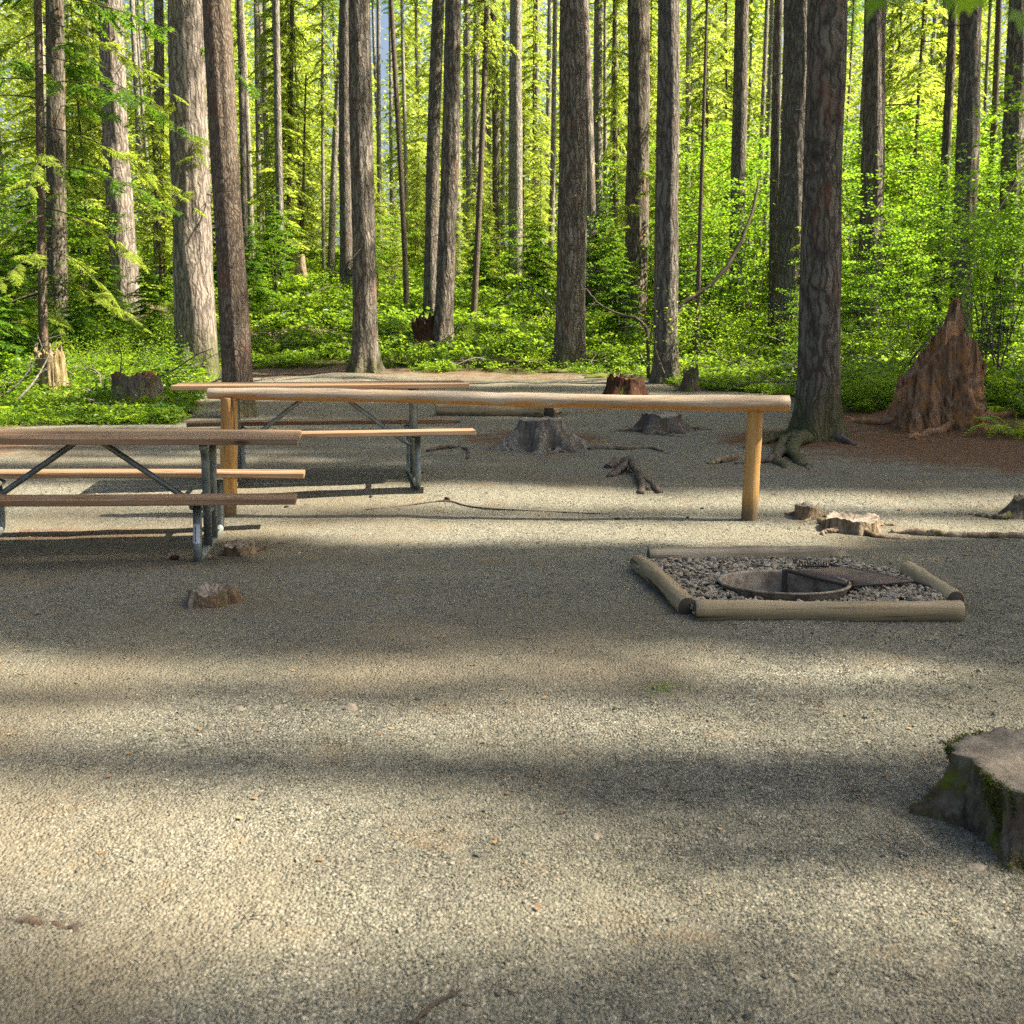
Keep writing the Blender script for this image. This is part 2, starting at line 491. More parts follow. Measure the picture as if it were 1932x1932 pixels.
# ------------------------------------------------------------------ ground
def build_ground():
    def axis(lo, hi, n, k):
        u = np.linspace(-1, 1, n)
        return np.sinh(u * k) / np.sinh(k) * (hi - lo) / 2 + (hi + lo) / 2
    xs = axis(-220, 220, 330, 5.2)
    u = np.linspace(0, 1, 760)
    ys = -6 + (np.exp(u * 4.6) - 1) / (np.exp(4.6) - 1) * 420
    X, Y = np.meshgrid(xs, ys)
    Z = terrain(X, Y)
    Z = Z + (fbm(X * 4.5, Y * 4.5, 40) - .5) * .02 * (Y < 14)
    Z = Z - .26 * (1 - sstep(.355, .41, np.hypot(X - FIRE[0], Y - FIRE[1])))       # the pit dug for the fire ring
    V = np.stack([X, Y, Z], -1).reshape(-1, 3)
    nx, ny = len(xs), len(ys)
    i = np.arange(nx * ny).reshape(ny, nx)
    F = np.stack([i[:-1, :-1], i[:-1, 1:], i[1:, 1:], i[1:, :-1]], -1).reshape(-1, 4)
    me = mesh_quads('ground', V, F, [M_GROUND], None, True)
    x, y = V[:, 0], V[:, 1]
    px, py = project(x, y, V[:, 2])
    veg = veg_mask(x, y)
    duff = np.exp(-(((x - 7.0) / 2.6) ** 2 + ((y - 16.0) / 3.2) ** 2)) * 1.3
    duff = np.maximum(duff, 1.15 * np.exp(-(((x - 7.0) / 3.5) ** 2 + ((y - 13.0) / 3.1) ** 2)))
    duff = np.maximum(duff, np.exp(-(((x - 4.0) / 1.5) ** 2 + ((y - 14.2) / 1.3) ** 2)))
    duff = np.maximum(duff, .75 * np.exp(-(((x - .3) / 1.3) ** 2 + ((y - 14.4) / 1.6) ** 2)))
    duff = np.maximum(duff, .55 * np.exp(-(((x + 3.4) / 1.6) ** 2 + ((y - 8.0) / .5) ** 2)))
    duff = np.maximum(duff, .52 * sstep(24, 30, y))
    duff = np.maximum(duff, .7 * np.exp(-(((x + 7.5) / 3.0) ** 2 + ((y - 13.5) / 2.5) ** 2)))
    bare = np.clip((.50 - fbm(x * .8, y * .8, 60)) * 5, 0, 1)
    for nm, arr in (('veg', veg), ('duff', duff), ('bare', bare)):
        a = me.attributes.new(nm, 'FLOAT', 'POINT')
        a.data.foreach_set('value', np.clip(arr, 0, 1).astype(np.float32))
    o = put('ground', me)
    o['kind'] = 'structure'
    o['label'] = 'grey gravel and needle duff of the forest clearing'
build_ground()

# ------------------------------------------------------------------ foliage templates
def kites(C, D, N, L, W, fold=.15):
    """leaf-shaped quads: centres C, directions D, normals N"""
    D = D / (np.linalg.norm(D, axis=1)[:, None] + 1e-9)
    S = np.cross(N, D); S /= np.linalg.norm(S, axis=1)[:, None] + 1e-9
    Nn = np.cross(D, S)
    L, W = np.asarray(L)[:, None], np.asarray(W)[:, None]
    b = C - D * L * .5
    tip = C + D * L * .5
    m = C - D * L * .08
    return np.stack([b, m + S * W * .5 + Nn * W * fold, tip, m - S * W * .5 + Nn * W * fold], 1)

def bough_template(seed, kl=.13, kw=.035, dens=13, spread=.42, droop=.25):
    """unit conifer bough along +x -> kite verts (n,4,3), wood verts, wood faces"""
    r = np.random.default_rng(seed)
    C, D, N, L, W = [], [], [], [], []
    s_all = np.linspace(.12, 1, dens)
    for s in s_all:
        p = np.array([s, 0, .10 * s - droop * s * s])
        for side in (-1, 1):
            tl = spread * (1 - .82 * s) ** .8 + .06
            tl *= r.uniform(.65, 1.1)
            ang = r.uniform(.75, 1.15) * side
            d = np.array([math.cos(ang), math.sin(ang), r.uniform(-.35, .02)])
            n = max(1, int(tl / (kl * .42)))
            for q in range(n):
                f = (q + .6) / n
                c = p + d * tl * f + np.array([0, 0, -.18 * tl * f * f]) + r.normal(0, .012, 3)
                for fan in ((-.55, .55) if q < n - 1 else (0.0,)):
                    a2 = ang + fan * r.uniform(.6, 1.3)
                    C.append(c); D.append([math.cos(a2), math.sin(a2), r.uniform(-.4, .05)])
                    N.append([r.normal(0, .75), r.normal(0, .75), .8])
                    k = r.uniform(.7, 1.2); L.append(kl * k); W.append(kw * k)
    K = kites(np.array(C), np.array(D), np.array(N), L, W)
    ss = np.linspace(0, .95, 5)
    WV, WF = tube_arrays(np.stack([ss, ss * 0, .10 * ss - droop * ss ** 2], 1), np.linspace(.014, .003, 5), 3, cap=False)
    return K, WV, WF

def rot_zy(az, pitch, roll=0.0):
    return np.array((Matrix.Rotation(az, 3, 'Z') @ Matrix.Rotation(-pitch, 3, 'Y') @ Matrix.Rotation(roll, 3, 'X')))

def crown_mesh(name, seed, H, rad, nb, tpl, prof, leafmat, pitch=(-.35, .15), wood=True, thin=1.0):
    r = np.random.default_rng(seed)
    KV, WV, WF, wn_ = [], [], [], 0
    for i in range(nb):
        u = ((i + r.uniform(0, 1)) / nb)
        z = H * u
        ln = max(.25, rad * prof(u) * r.uniform(.55, 1.12))
        az = i * 2.399 + r.uniform(-.5, .5)
        K, wv, wf = tpl[r.integers(len(tpl))]
        M = rot_zy(az, r.uniform(*pitch), r.uniform(-.25, .25)) * ln
        if thin < 1:
            K = K[r.random(len(K)) < thin]
        c0 = K.mean(1, keepdims=True)
        K = c0 + (K - c0) * (max(.55, 1.15 / max(ln, .6) ** .55))
        KV.append(K @ M.T + np.array([0, 0, z]))
        if wood:
            WV.append(wv @ M.T + np.array([0, 0, z])); WF.append(wf + wn_); wn_ += len(wv)
    K = np.concatenate(KV)
    V = K.reshape(-1, 3)
    F = np.arange(len(V)).reshape(-1, 4)
    mi = np.zeros(len(F), int)
    if wood:
        F = np.vstack([F, np.vstack(WF) + len(V)])
        mi = np.concatenate([mi, np.ones(len(F) - len(mi), int)])
        V = np.vstack([V] + WV)
    return mesh_quads(name, V, F, [leafmat, M_TWIG], mi)

TPL = [bough_template(100 + k) for k in range(5)]
TPL_BIG = [bough_template(200 + k, kl=.17, kw=.055, dens=10) for k in range(4)]
cone = lambda u: (1 - u) ** .75 + .05
tall = lambda u: (math.sin(math.pi * min(1, u * 1.05 + .12)) ** .7) * .9 + .1
loose = lambda u: .45 + .55 * (1 - u) * (.6 + .4 * math.sin(u * 21))
CANOPY = [crown_mesh('canopy_crown', 300 + k, 15, 2.9, 105, TPL_BIG, tall, M_LEAF_CON, thin=.85) for k in range(3)]
DENSE = [crown_mesh('dense_crown', 310 + k, 15, 2.9, 250, TPL_BIG, tall, M_LEAF_CON) for k in range(2)]
YOUNG = [crown_mesh('young_crown', 320 + k, 12, (2.4, 2.0, 2.7)[k], (84, 66, 76)[k], TPL_BIG, (cone, tall, loose)[k], M_LEAF_YOUNG, pitch=(-.6, .1)) for k in range(3)]
SAPL = [crown_mesh('sapling_crown', 340 + k, 3.4, 1.25, 60, TPL, cone, M_LEAF_CON, pitch=(-.3, .2)) for k in range(2)]

def maple_mesh(name, seed, H, rad, nspray, nleaf, ls=(.07, .11)):
    r = np.random.default_rng(seed)
    C, D, N, L, W = [], [], [], [], []
    for i in range(nspray):
        a, rr = r.uniform(0, 6.28), rad * math.sqrt(r.uniform(.02, 1))
        z = H * r.beta(1.5, 1.1)
        c = np.array([math.cos(a) * rr, math.sin(a) * rr, z])
        sr = r.uniform(.3, .62)
        tilt = r.normal(0, .14, 2)
        n = int(nleaf * r.uniform(.6, 1.3))
        q = r.normal(0, .5, (n, 2)) * sr
        zz = q @ tilt - .12 * (q ** 2).sum(1) + r.normal(0, .035, n)
        C.append(c + np.column_stack([q, zz]))
        b = r.uniform(0, 6.28, n)
        D.append(np.column_stack([np.cos(b), np.sin(b), r.uniform(-.5, .05, n)]))
        N.append(np.column_stack([r.normal(0, .55, n), r.normal(0, .55, n), np.ones(n)]))
        l = r.uniform(*ls, n); L.append(l); W.append(l * r.uniform(.75, .95, n))
    K = kites(np.vstack(C), np.vstack(D), np.vstack(N), np.concatenate(L), np.concatenate(W), .08)
    V = K.reshape(-1, 3)
    return mesh_quads(name, V, np.arange(len(V)).reshape(-1, 4), [M_LEAF_MAPLE])

MAPLE = [maple_mesh('maple_crown', 400 + k, 4.6, 1.7, 85, 36) for k in range(3)]

def stem_mesh(name, seed, H, rad, n=4, r0=.03):
    r = np.random.default_rng(seed)
    out = []
    for i in range(n):
        a = i * 6.28 / n + r.uniform(-.5, .5)
        rr = rad * r.uniform(.4, .9)
        s = np.linspace(0, 1, 9)
        P = np.stack([np.cos(a) * rr * s ** 1.4 + r.normal(0, .02, 9), np.sin(a) * rr * s ** 1.4 + r.normal(0, .02, 9), H * r.uniform(.75, 1) * (s - .12 * s ** 3)], 1)
        P[0] = (0.04 * math.cos(a), .04 * math.sin(a), -.1)
        out.append(MB().tube(P, np.linspace(r0, .006, 9), 6).mesh(name, [M_BARK_FINE]))
    return out
STEMS = [stem_mesh('maple_stem', 430 + k, 4.4, 1.4) for k in range(3)]

def bush_mesh(name, seed, H, rad, n, ls, mat, flat=.6, clumps=14):
    r = np.random.default_rng(seed)
    cc = np.column_stack([r.normal(0, .48, (clumps, 2)) * rad, r.uniform(.25, 1, clumps) * H])
    k = r.integers(clumps, size=n)
    C = cc[k] + r.normal(0, 1, (n, 3)) * np.array([rad * .22, rad * .22, H * .13])
    C[:, 2] = np.abs(C[:, 2])
    b = r.uniform(0, 6.28, n)
    D = np.column_stack([np.cos(b), np.sin(b), r.normal(-.1, .35, n)])
    N = np.column_stack([r.normal(0, flat, (n, 2)), np.ones(n)])
    l = r.uniform(*ls, n)
    K = kites(C, D, N, l, l * r.uniform(.5, .75, n))
    V = K.reshape(-1, 3)
    return mesh_quads(name, V, np.arange(len(V)).reshape(-1, 4), [mat])

BUSH = [bush_mesh('bush_foliage', 450, 1.15, .75, 900, (.05, .085), M_LEAF_LOW), bush_mesh('bush_foliage', 451, 1.0, .8, 520, (.08, .14), M_LEAF_SALAL, .45, 12), bush_mesh('bush_foliage', 452, 1.35, .7, 1300, (.03, .055), M_LEAF_LOW, .8, 18)]
LOWP = [bush_mesh('low_plant', 470 + k, .30, .30, n, ls, m, .5, 7) for k, (n, ls, m) in enumerate(((46, (.06, .11), M_LEAF_LOW), (34, (.09, .15), M_LEAF_SALAL), (80, (.035, .06), M_LEAF_LOW), (40, (.07, .12), M_LEAF_SALAL)))]

def fern_mesh(name, seed, L=.6, n=10):
    r = np.random.default_rng(seed)
    C, D, N, LL, W = [], [], [], [], []
    for i in range(n):
        a = i * 6.28 / n + r.uniform(-.2, .2)
        l = L * r.uniform(.75, 1.1)
        up = r.uniform(.9, 1.3)
        for s in np.linspace(.12, 1, 16):
            p = np.array([math.cos(a) * l * s * .8, math.sin(a) * l * s * .8, l * (up * s - .95 * s * s)])
            for sd in (-1, 1):
                w = .16 * l * math.sin(math.pi * min(1, s * .85 + .12)) + .015
                d = np.array([math.cos(a + sd * 1.25), math.sin(a + sd * 1.25), -.15])
                C.append(p + d * w * .5); D.append(d); N.append([-.5 * math.cos(a) * s, -.5 * math.sin(a) * s, 1]); LL.append(w); W.append(.035 * l / .6)
    K = kites(np.array(C), np.array(D), np.array(N), LL, W)
    V = K.reshape(-1, 3)
    return mesh_quads(name, V, np.arange(len(V)).reshape(-1, 4), [M_LEAF_LOW])
FERN = [fern_mesh('fern_fronds', 480 + k) for k in range(2)]

# ------------------------------------------------------------------ scatter (uncountable stuff only)
def scatter(name, pts, rot, scl, pick, meshes, label, cat):
    src = bpy.data.collections.new(name + '_pieces')
    for i, me in enumerate(meshes):
        src.objects.link(bpy.data.objects.new('%s_piece_%02d' % (name, i), me))
    me = bpy.data.meshes.new(name)
    me.vertices.add(len(pts))
    me.vertices.foreach_set('co', np.asarray(pts, np.float32).ravel())
    a = me.attributes.new('rot', 'FLOAT_VECTOR', 'POINT'); a.data.foreach_set('vector', np.asarray(rot, np.float32).ravel())
    a = me.attributes.new('scl', 'FLOAT_VECTOR', 'POINT'); a.data.foreach_set('vector', np.asarray(scl, np.float32).ravel())
    a = me.attributes.new('pick', 'INT', 'POINT'); a.data.foreach_set('value', np.asarray(pick, np.int32))
    o = put(name, me)
    tag(o, label, cat, None, 'stuff')
    g = bpy.data.node_groups.new(name + '_nodes', 'GeometryNodeTree')
    g.interface.new_socket('Geometry', in_out='INPUT', socket_type='NodeSocketGeometry')
    g.interface.new_socket('Geometry', in_out='OUTPUT', socket_type='NodeSocketGeometry')
    n = g.nodes
    gi, go = n.new('NodeGroupInput'), n.new('NodeGroupOutput')
    ci = n.new('GeometryNodeCollectionInfo')
    ci.inputs['Collection'].default_value = src
    ci.inputs['Separate Children'].default_value = True
    ci.inputs['Reset Children'].default_value = True
    inst = n.new('GeometryNodeInstanceOnPoints')
    def attr(nm, ty):
        q = n.new('GeometryNodeInputNamedAttribute'); q.data_type = ty; q.inputs['Name'].default_value = nm
        return q.outputs['Attribute']
    e2r = n.new('FunctionNodeEulerToRotation')
    L = g.links.new
    L(attr('rot', 'FLOAT_VECTOR'), e2r.inputs[0])
    m2p = n.new('GeometryNodeMeshToPoints')
    L(gi.outputs[0], m2p.inputs[0]); L(m2p.outputs[0], inst.inputs['Points'])
    L(ci.outputs[0], inst.inputs['Instance'])
    inst.inputs['Pick Instance'].default_value = True
    L(attr('pick', 'INT'), inst.inputs['Instance Index'])
    L(e2r.outputs[0], inst.inputs['Rotation'])
    L(attr('scl', 'FLOAT_VECTOR'), inst.inputs['Scale'])
    L(inst.outputs[0], go.inputs[0])
    md = o.modifiers.new('scatter', 'NODES')
    md.node_group = g
    return o

def rock_mesh(name, seed, mat, sub=1, flat=.65):
    bm = bmesh.new()
    bmesh.ops.create_icosphere(bm, subdivisions=sub, radius=.5)
    r = random.Random(seed)
    ax = [r.uniform(.75, 1.2), r.uniform(.7, 1.05), flat * r.uniform(.8, 1.2)]
    ph = [r.uniform(0, 6) for _ in range(6)]
    for v in bm.verts:
        k = 1 + .16 * math.sin(v.co.x * 7 + ph[0]) + .16 * math.sin(v.co.y * 8 + ph[1]) + r.uniform(-.09, .09)
        v.co = Vector((v.co.x * ax[0] * k, v.co.y * ax[1] * k, v.co.z * ax[2] * k))
    me = bpy.data.meshes.new(name)
    bm.to_mesh(me); bm.free()
    me.materials.append(mat)
    me.polygons.foreach_set('use_smooth', [sub > 1] * len(me.polygons))
    return me

M_GRAVEL = mat_stone('gravel_stone', [(.068, .077, .061), (.116, .124, .098), (.155, .159, .124), (.203, .20, .154), (.244, .234, .178), (.29, .27, .204), (.19, .152, .09), (.42, .39, .31)])
M_COBBLE = mat_stone('pit_cobble', [(.10, .094, .07), (.24, .215, .16), (.35, .31, .225), (.43, .38, .28), (.30, .23, .15), (.56, .51, .40)], .8)

def gravel():
    pts, sc = [], []
    # three rings of decreasing density: stones are only built while they are big enough to see
    for (y0, y1, n, smin, smax) in ((1.9, 3.6, 130000, .0038, .0105), (3.6, 6.2, 115000, .005, .012), (6.2, 10.5, 50000, .007, .014)):
        y = np.sqrt(NP.uniform(y0 ** 2, y1 ** 2, n))
        x = NP.uniform(-1, 1, n) * (.52 * y + .5)
        dens = fbm(x * .8, y * .8, 60)
        k = NP.random(n) < np.clip(.25 + 3.0 * (dens - .40), .08, 1)
        k &= np.hypot(x - FIRE[0], y - FIRE[1]) > .42
        x, y = x[k], y[k]
        s = smin + (smax - smin) * NP.beta(1.4, 3.2, len(x))
        big = NP.random(len(x)) < .006
        s = np.where(big, s * NP.uniform(1.6, 2.8, len(x)), s)
        pts.append(np.column_stack([x, y, terrain(x, y) + (fbm(x * 4.5, y * 4.5, 40) - .5) * .02 + s * .12])); sc.append(s)
    P, S = np.vstack(pts), np.concatenate(sc)
    # none inside the fire pit frame
    n = len(P)
    rot = np.column_stack([NP.normal(0, .35, n), NP.normal(0, .35, n), NP.uniform(0, 6.28, n)])
    scatter('gravel', P, rot, np.column_stack([S, S, S]), NP.integers(0, 5, n), [rock_mesh('gravel_stone', 500 + i, M_GRAVEL) for i in range(5)],
            'loose grey and tan gravel covering the open campsite', 'gravel')
gravel()

# ------------------------------------------------------------------ picnic tables
M_PLANK = mat_wood('weathered_table_board', [(.085, .047, .022), (.20, .122, .066), (.315, .215, .128)], 'X', .5, .75, .7, (.235, .185, .13), .5, .006)
M_GALV = mat_metal('galvanised_pipe', (.30, .33, .31), (.20, .23, .215), .55, .7)
M_STICK = mat_plain('white_sticker', (.62, .68, .72), .5)
M_INK = mat_plain('blue_ink', (.02, .05, .18), .5)
M_BOLT = mat_metal('bolt_steel', (.25, .25, .24), (.12, .08, .05), .6, .7)

def arc_path(pts, r=.07, n=6):
    """polyline with rounded corners"""
    P = [np.array(p, float) for p in pts]
    out = [P[0]]
    for i in range(1, len(P) - 1):
        a, b, c = P[i - 1], P[i], P[i + 1]
        u, w = (a - b) / np.linalg.norm(a - b), (c - b) / np.linalg.norm(c - b)
        p0, p1 = b + u * r, b + w * r
        for t in np.linspace(0, 1, n):
            out.append((1 - t) ** 2 * p0 + 2 * t * (1 - t) * b + t * t * p1)
    out.append(P[-1])
    return np.array(out)

def picnic_table(label, loc, rz, L, lx, sticker, tilt=0.0, zs=1.0):
    t = thing('picnic_table', label, 'picnic table', loc, rz)
    t.rotation_euler = (0, tilt, rz)
    TH, BH = .81 * zs, .468 * zs
    for k, yy in enumerate((-.245, 0, .245)):
        o = put('top_plank', box_mesh('top_plank', L, .236, .042, M_PLANK, .005, .0025, 14, k), t, (0, yy, TH - .021))
    for s in (-1, 1):
        put('bench_plank', box_mesh('bench_plank', L + .01, .255, .040, M_PLANK, .005, .0025, 14, 7 + s), t, (0, s * .66, BH - .020))
    r = .0285
    for sx in (-1, 1):
        x = sx * lx
        loop = arc_path([(x, -.60, BH - .045), (x, -.645, .03), (x, .645, .03), (x, .60, BH - .045)], .11, 8)
        lo = put('leg_loop', MB().tube(loop, r, 12).mesh('leg_loop', [M_GALV]), t)
        for s in (-1, 1):
            put('leg', MB().tube(arc_path([(x + .006, s * .15, .045), (x + .006, s * .20, TH - .12), (x + .006, s * .30, TH - .047)], .05), r, 12).mesh('leg', [M_GALV]), t)
            put('bench_bracket', box_mesh('bench_bracket', .07, .24, .006, M_GALV, .002), t, (x, s * .64, BH - .0435))
        put('bench_arm', MB().tube([(x - .03 * sx, -.62, BH - .075), (x - .03 * sx, .62, BH - .075)], .02, 10).mesh('bench_arm', [M_GALV]), t)
        put('brace', MB().tube([(sx * .06, 0, TH - .05), (sx * .12, 0, TH - .085), (x - sx * .1, 0, BH - .15), (x - sx * .03, 0, BH - .19)], [.012, .021, .021, .014], 10).mesh('brace', [M_GALV]), t)
        put('low_crossbar', MB().tube([(x, -.17, BH - .20), (x, .17, BH - .20)], .018, 8).mesh('low_crossbar', [M_GALV]), t)
        for yy in (-.245, 0, .245):
            b = rock_mesh('bolt', 3, M_BOLT, 1, .3)
            put('bolt', b, t, (x, yy, TH + .001), None, .02)
    put('apex_plate', box_mesh('apex_plate', .2, .5, .006, M_GALV, .002), t, (0, 0, TH - .0455))
    if sticker:
        # curved paper label round the near side of the front right leg
        mb, mi = MB(), MB()
        a = np.linspace(-2.5, -.9, 7)
        for b, (lo, hi, rr, a0, a1) in ((mb, (.16, .285, r + .0012, -2.6, -.85)), (mi, (.17, .275, r + .0022, -1.95, -1.78))):
            a = np.linspace(a0, a1, 7)
            V, F = [], []
            for zz in (lo, hi):
                yc = np.interp(zz, [.03, BH], [-.645, -.60])
                for q in a:
                    V.append((lx + math.cos(q) * rr, yc + math.sin(q) * rr, zz))
            for i in range(6):
                F.append((i, i + 1, i + 8, i + 7))
            b.add(V, F)
        st = put('sticker', mb.mesh('sticker', [M_STICK]), t)
        st['label'] = 'white sticker with a blue line on the pipe leg'
        put('sticker_line', mi.mesh('sticker_line', [M_INK]), st)
    return t

pn = at_depth(168, 900, 7.36); pn.z = tz(pn.x, pn.y)
picnic_table('brown picnic table on galvanised pipe legs, nearest, cut off by the left edge', (pn.x, pn.y, pn.z - .005), R(8.5), 2.84, .79, True, R(1.1))
pf = at_depth(613, 800, 10.05); pf.z = tz(pf.x, pf.y)
picnic_table('picnic table standing behind the peeled log rail', (pf.x, pf.y, pf.z - .005), R(9.0), 2.64, .82, False, 0, 1.15)

# ------------------------------------------------------------------ log rail
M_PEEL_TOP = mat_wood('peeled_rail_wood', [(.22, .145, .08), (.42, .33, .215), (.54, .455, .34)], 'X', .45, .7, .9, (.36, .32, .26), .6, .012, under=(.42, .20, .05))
M_PEEL_POST = mat_wood('yellow_post_wood', [(.20, .095, .025), (.42, .235, .07), (.54, .345, .13)], 'Z', .45, .75, .9, (.30, .22, .12), .4, .010)

def log_mesh(name, P, rad, mat, seg=20, n=26, bumps=.05, seed=0, endmat=None, chamfer=.12):
    P0, P1 = np.array(P[0], float), np.array(P[-1], float)
    s = np.linspace(0, 1, n)
    r = np.random.default_rng(seed)
    C = P0 + (P1 - P0) * s[:, None]
    w = np.linalg.norm(P1 - P0)
    ph = r.uniform(0, 6, 4)
    C = C + np.stack([0 * s, np.sin(s * 5 + ph[0]) * .006 * w, np.sin(s * 4 + ph[1]) * .004 * w], 1) * np.array([0, 1, 1])
    rr = np.interp(s, [0, 1], rad) * (1 + bumps * np.sin(s * 17 + ph[2]) * .5 + bumps * .4 * np.sin(s * 41 + ph[3]))
    # rounded worn ends
    C = np.vstack([C[0], C, C[-1]]); rr = np.concatenate([[rr[0] * (1 - chamfer)], rr, [rr[-1] * (1 - chamfer)]])
    d = (P1 - P0) / w
    C[0] -= d * rad[0] * .10; C[-1] += d * rad[1] * .10
    V, F = tube_arrays(C, rr, seg, True, bumps, seed)
    mi = np.zeros(len(F), int)
    mats = [mat]
    if endmat is not None:
        mi[-seg:] = 1
        mats.append(endmat)
    return mesh_quads(name, V, F, mats, mi, True)

M_ENDGRAIN = mat_plain('end_grain', (.24, .17, .10), .9)
M_ENDGREY = mat_plain('grey_end_grain', (.09, .075, .055), .95)
pl, pr = ground(428, 972), ground(1412, 981)
rl = thing('log_hitching_rail', 'peeled log rail resting on two short yellow posts across the clearing', 'rail', ((pl.x + pr.x) / 2, (pl.y + pr.y) / 2, 0))
RO = np.array(rl.location)
def rail_pt(px, py, Y):
    return np.array(at_depth(px, py, Y)) - RO
yl, yr = pl.y - .02, pr.y - .02
A, B = rail_pt(393, 747, yl), rail_pt(1486, 757, yr)
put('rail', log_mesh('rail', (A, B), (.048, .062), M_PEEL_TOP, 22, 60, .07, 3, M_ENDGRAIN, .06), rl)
tl_, tr_ = rail_pt(433, 752, pl.y), rail_pt(1426, 768, pr.y)
put('post', log_mesh('post', ((pl.x - RO[0], pl.y - RO[1], -.15), (tl_[0], tl_[1], tl_[2])), (.072, .066), M_PEEL_POST, 20, 16, .03, 5, M_ENDGRAIN, .05), rl)
put('post', log_mesh('post', ((pr.x - RO[0], pr.y - RO[1], -.15), (tr_[0], tr_[1], tr_[2])), (.064, .062), M_PEEL_POST, 20, 16, .03, 6, M_ENDGRAIN, .05), rl)

# ------------------------------------------------------------------ fire pit
M_LOG = mat_wood('weathered_log', [(.13, .092, .045), (.31, .24, .135), (.48, .39, .245)], 'X', .55, .85, .9, (.24, .21, .125), .5, .012)
M_LOGC = mat_wood('charred_log', [(.16, .125, .075), (.34, .285, .19), (.46, .395, .28)], 'X', .5, .85, .6, (.06, .05, .04), .35, .010)
def lay_log(label, p0, p1, rad, mat, seed, bury=.2, cat='log'):
    p0, p1 = Vector(p0), Vector(p1)
    mid = (p0 + p1) / 2
    d = p1 - p0
    L = math.hypot(d.x, d.y)
    me = log_mesh('log', ((-L / 2, 0, -d.z / 2), (L / 2, 0, d.z / 2)), rad, mat, 22, 30, .045, seed, M_ENDGREY, .10)
    o = put('log', me, None, (mid.x, mid.y, mid.z + (rad[0] + rad[1]) / 2 * (1 - bury)), (0, 0, math.atan2(d.y, d.x)))
    return tag(o, label, cat)
f0, f1 = ground(1316, 1172), ground(1818, 1174)
b0, b1 = ground(1224, 1066), ground(1575, 1064)
l1 = ground(1190, 1078)
r0, r1 = ground(1712, 1098), ground(1806, 1148)
f0.y += .05; f1.y += .05
lay_log('long grey log along the near side of the fire pit', f0, f1, (.056, .054), M_LOG, 11)
lay_log('grey log along the left side of the fire pit', (f0.x - .025, f0.y + .085, f0.z), (l1.x + .05, l1.y + .05, l1.z), (.055, .054), M_LOG, 12)
lay_log('pale scorched log along the far side of the fire pit', b0, b1, (.060, .058), M_LOGC, 13, .05)
lay_log('short tilted log at the right side of the fire pit', (r0.x, r0.y, r0.z + .035), (r1.x, r1.y + .03, r1.z), (.052, .05), M_LOG, 14)
wb = lay_log('split block of wood at the right end of the scorched log', ground(1562, 1066), ground(1592, 1064), (.043, .045), M_LOGC, 15, cat='wood block')
wb.location.z += .008; wb.rotation_euler[1] = .05; wb.name = 'wood_block'

M_RUST = mat_metal('fire_ring_steel', (.34, .30, .235), (.17, .125, .085), .75, .25, 14)
M_DARKST = mat_metal('grate_steel', (.075, .07, .065), (.12, .085, .06), .65, .5, 12)
fc = at_depth(1478, 1104, 5.85)
FR = thing('fire_ring', 'rusty sunken steel fire ring with folded back cooking grate', 'fire ring', (fc.x, fc.y, tz(fc.x, fc.y)))
FR.rotation_euler = (R(-2.6), 0, 0)
RR, RH, RZ = .34, .26, .085
def ring_mesh():
    mb = MB()
    n = 56
    a = np.linspace(0, 2 * np.pi, n, endpoint=False)
    prof = [(RR, RZ - RH), (RR, RZ - .01), (RR + .003, RZ), (RR + .022, RZ + .002), (RR + .023, RZ - .008), (RR + .006, RZ - .012), (RR + .006, RZ - RH)]
    V = np.array([[(r * math.cos(t), r * math.sin(t), z) for t in a] for r, z in prof])
    k = np.arange(len(prof) * n).reshape(len(prof), n)
    F = np.stack([k[:-1], np.roll(k, -1, 1)[:-1], np.roll(k, -1, 1)[1:], k[1:]], -1).reshape(-1, 4)[:, ::-1]
    return mb.add(V.reshape(-1, 3), F).mesh('ring_wall', [M_RUST])
put('ring_wall', ring_mesh(), FR)
# ash floor of the ring
va = [(0, 0, .02 - RH + RZ)] + [(RR * math.cos(q), RR * math.sin(q), RZ - RH + .01) for q in np.linspace(0, 2 * np.pi, 24, endpoint=False)]
put('ash_bed', mesh_quads('ash_bed', va, [(0, 1 + i, 1 + (i + 1) % 24, 1 + (i + 2) % 24) for i in range(0, 24, 2)], [mat_plain('ash', (.10, .095, .09), .98)], None, True), FR)
# grate: flat steel plate with rim bars, folded out to the right
hb0, hb1 = np.array([.10, .295, .092]), np.array([.33, -.10, .08])      # hinge bar ends on the rim
out = np.array([.60, .23, .02])
g0, g1, g2, g3 = hb0 + np.array([.03, -.03, -.005]), hb1 + np.array([.01, 0, -.005]), hb1 + np.array([.40, .12, .0]), hb0 + np.array([.37, .11, .0])
gr = put('grate', MB().tube([g0, g3], .009, 8).tube([g1, g2], .009, 8).tube([g3, g2], .009, 8).mesh('grate', [M_DARKST]), FR)
bars = []
for k in range(22):
    f = (k + .5) / 22
    p, q = g0 * (1 - f) + g1 * f, g3 * (1 - f) + g2 * f
    put('grate_bar', MB().tube([p, q], .0065, 6).mesh('grate_bar', [M_DARKST]), gr)
put('hinge_bar', MB().tube([hb0, hb1], .012, 10).mesh('hinge_bar', [M_DARKST]), FR)
put('grate_post', box_mesh('grate_post', .03, .012, .20, M_DARKST, .002), FR, (.085, .305, .0))
put('hinge_hook', MB().tube(arc_path([hb1 + np.array([.0, -.02, -.04]), hb1 + np.array([-.01, -.02, .03]), hb1 + np.array([.03, .01, .03]), hb1 + np.array([.035, .015, -.04])], .02), .006, 8).mesh('hinge_hook', [M_DARKST]), FR)
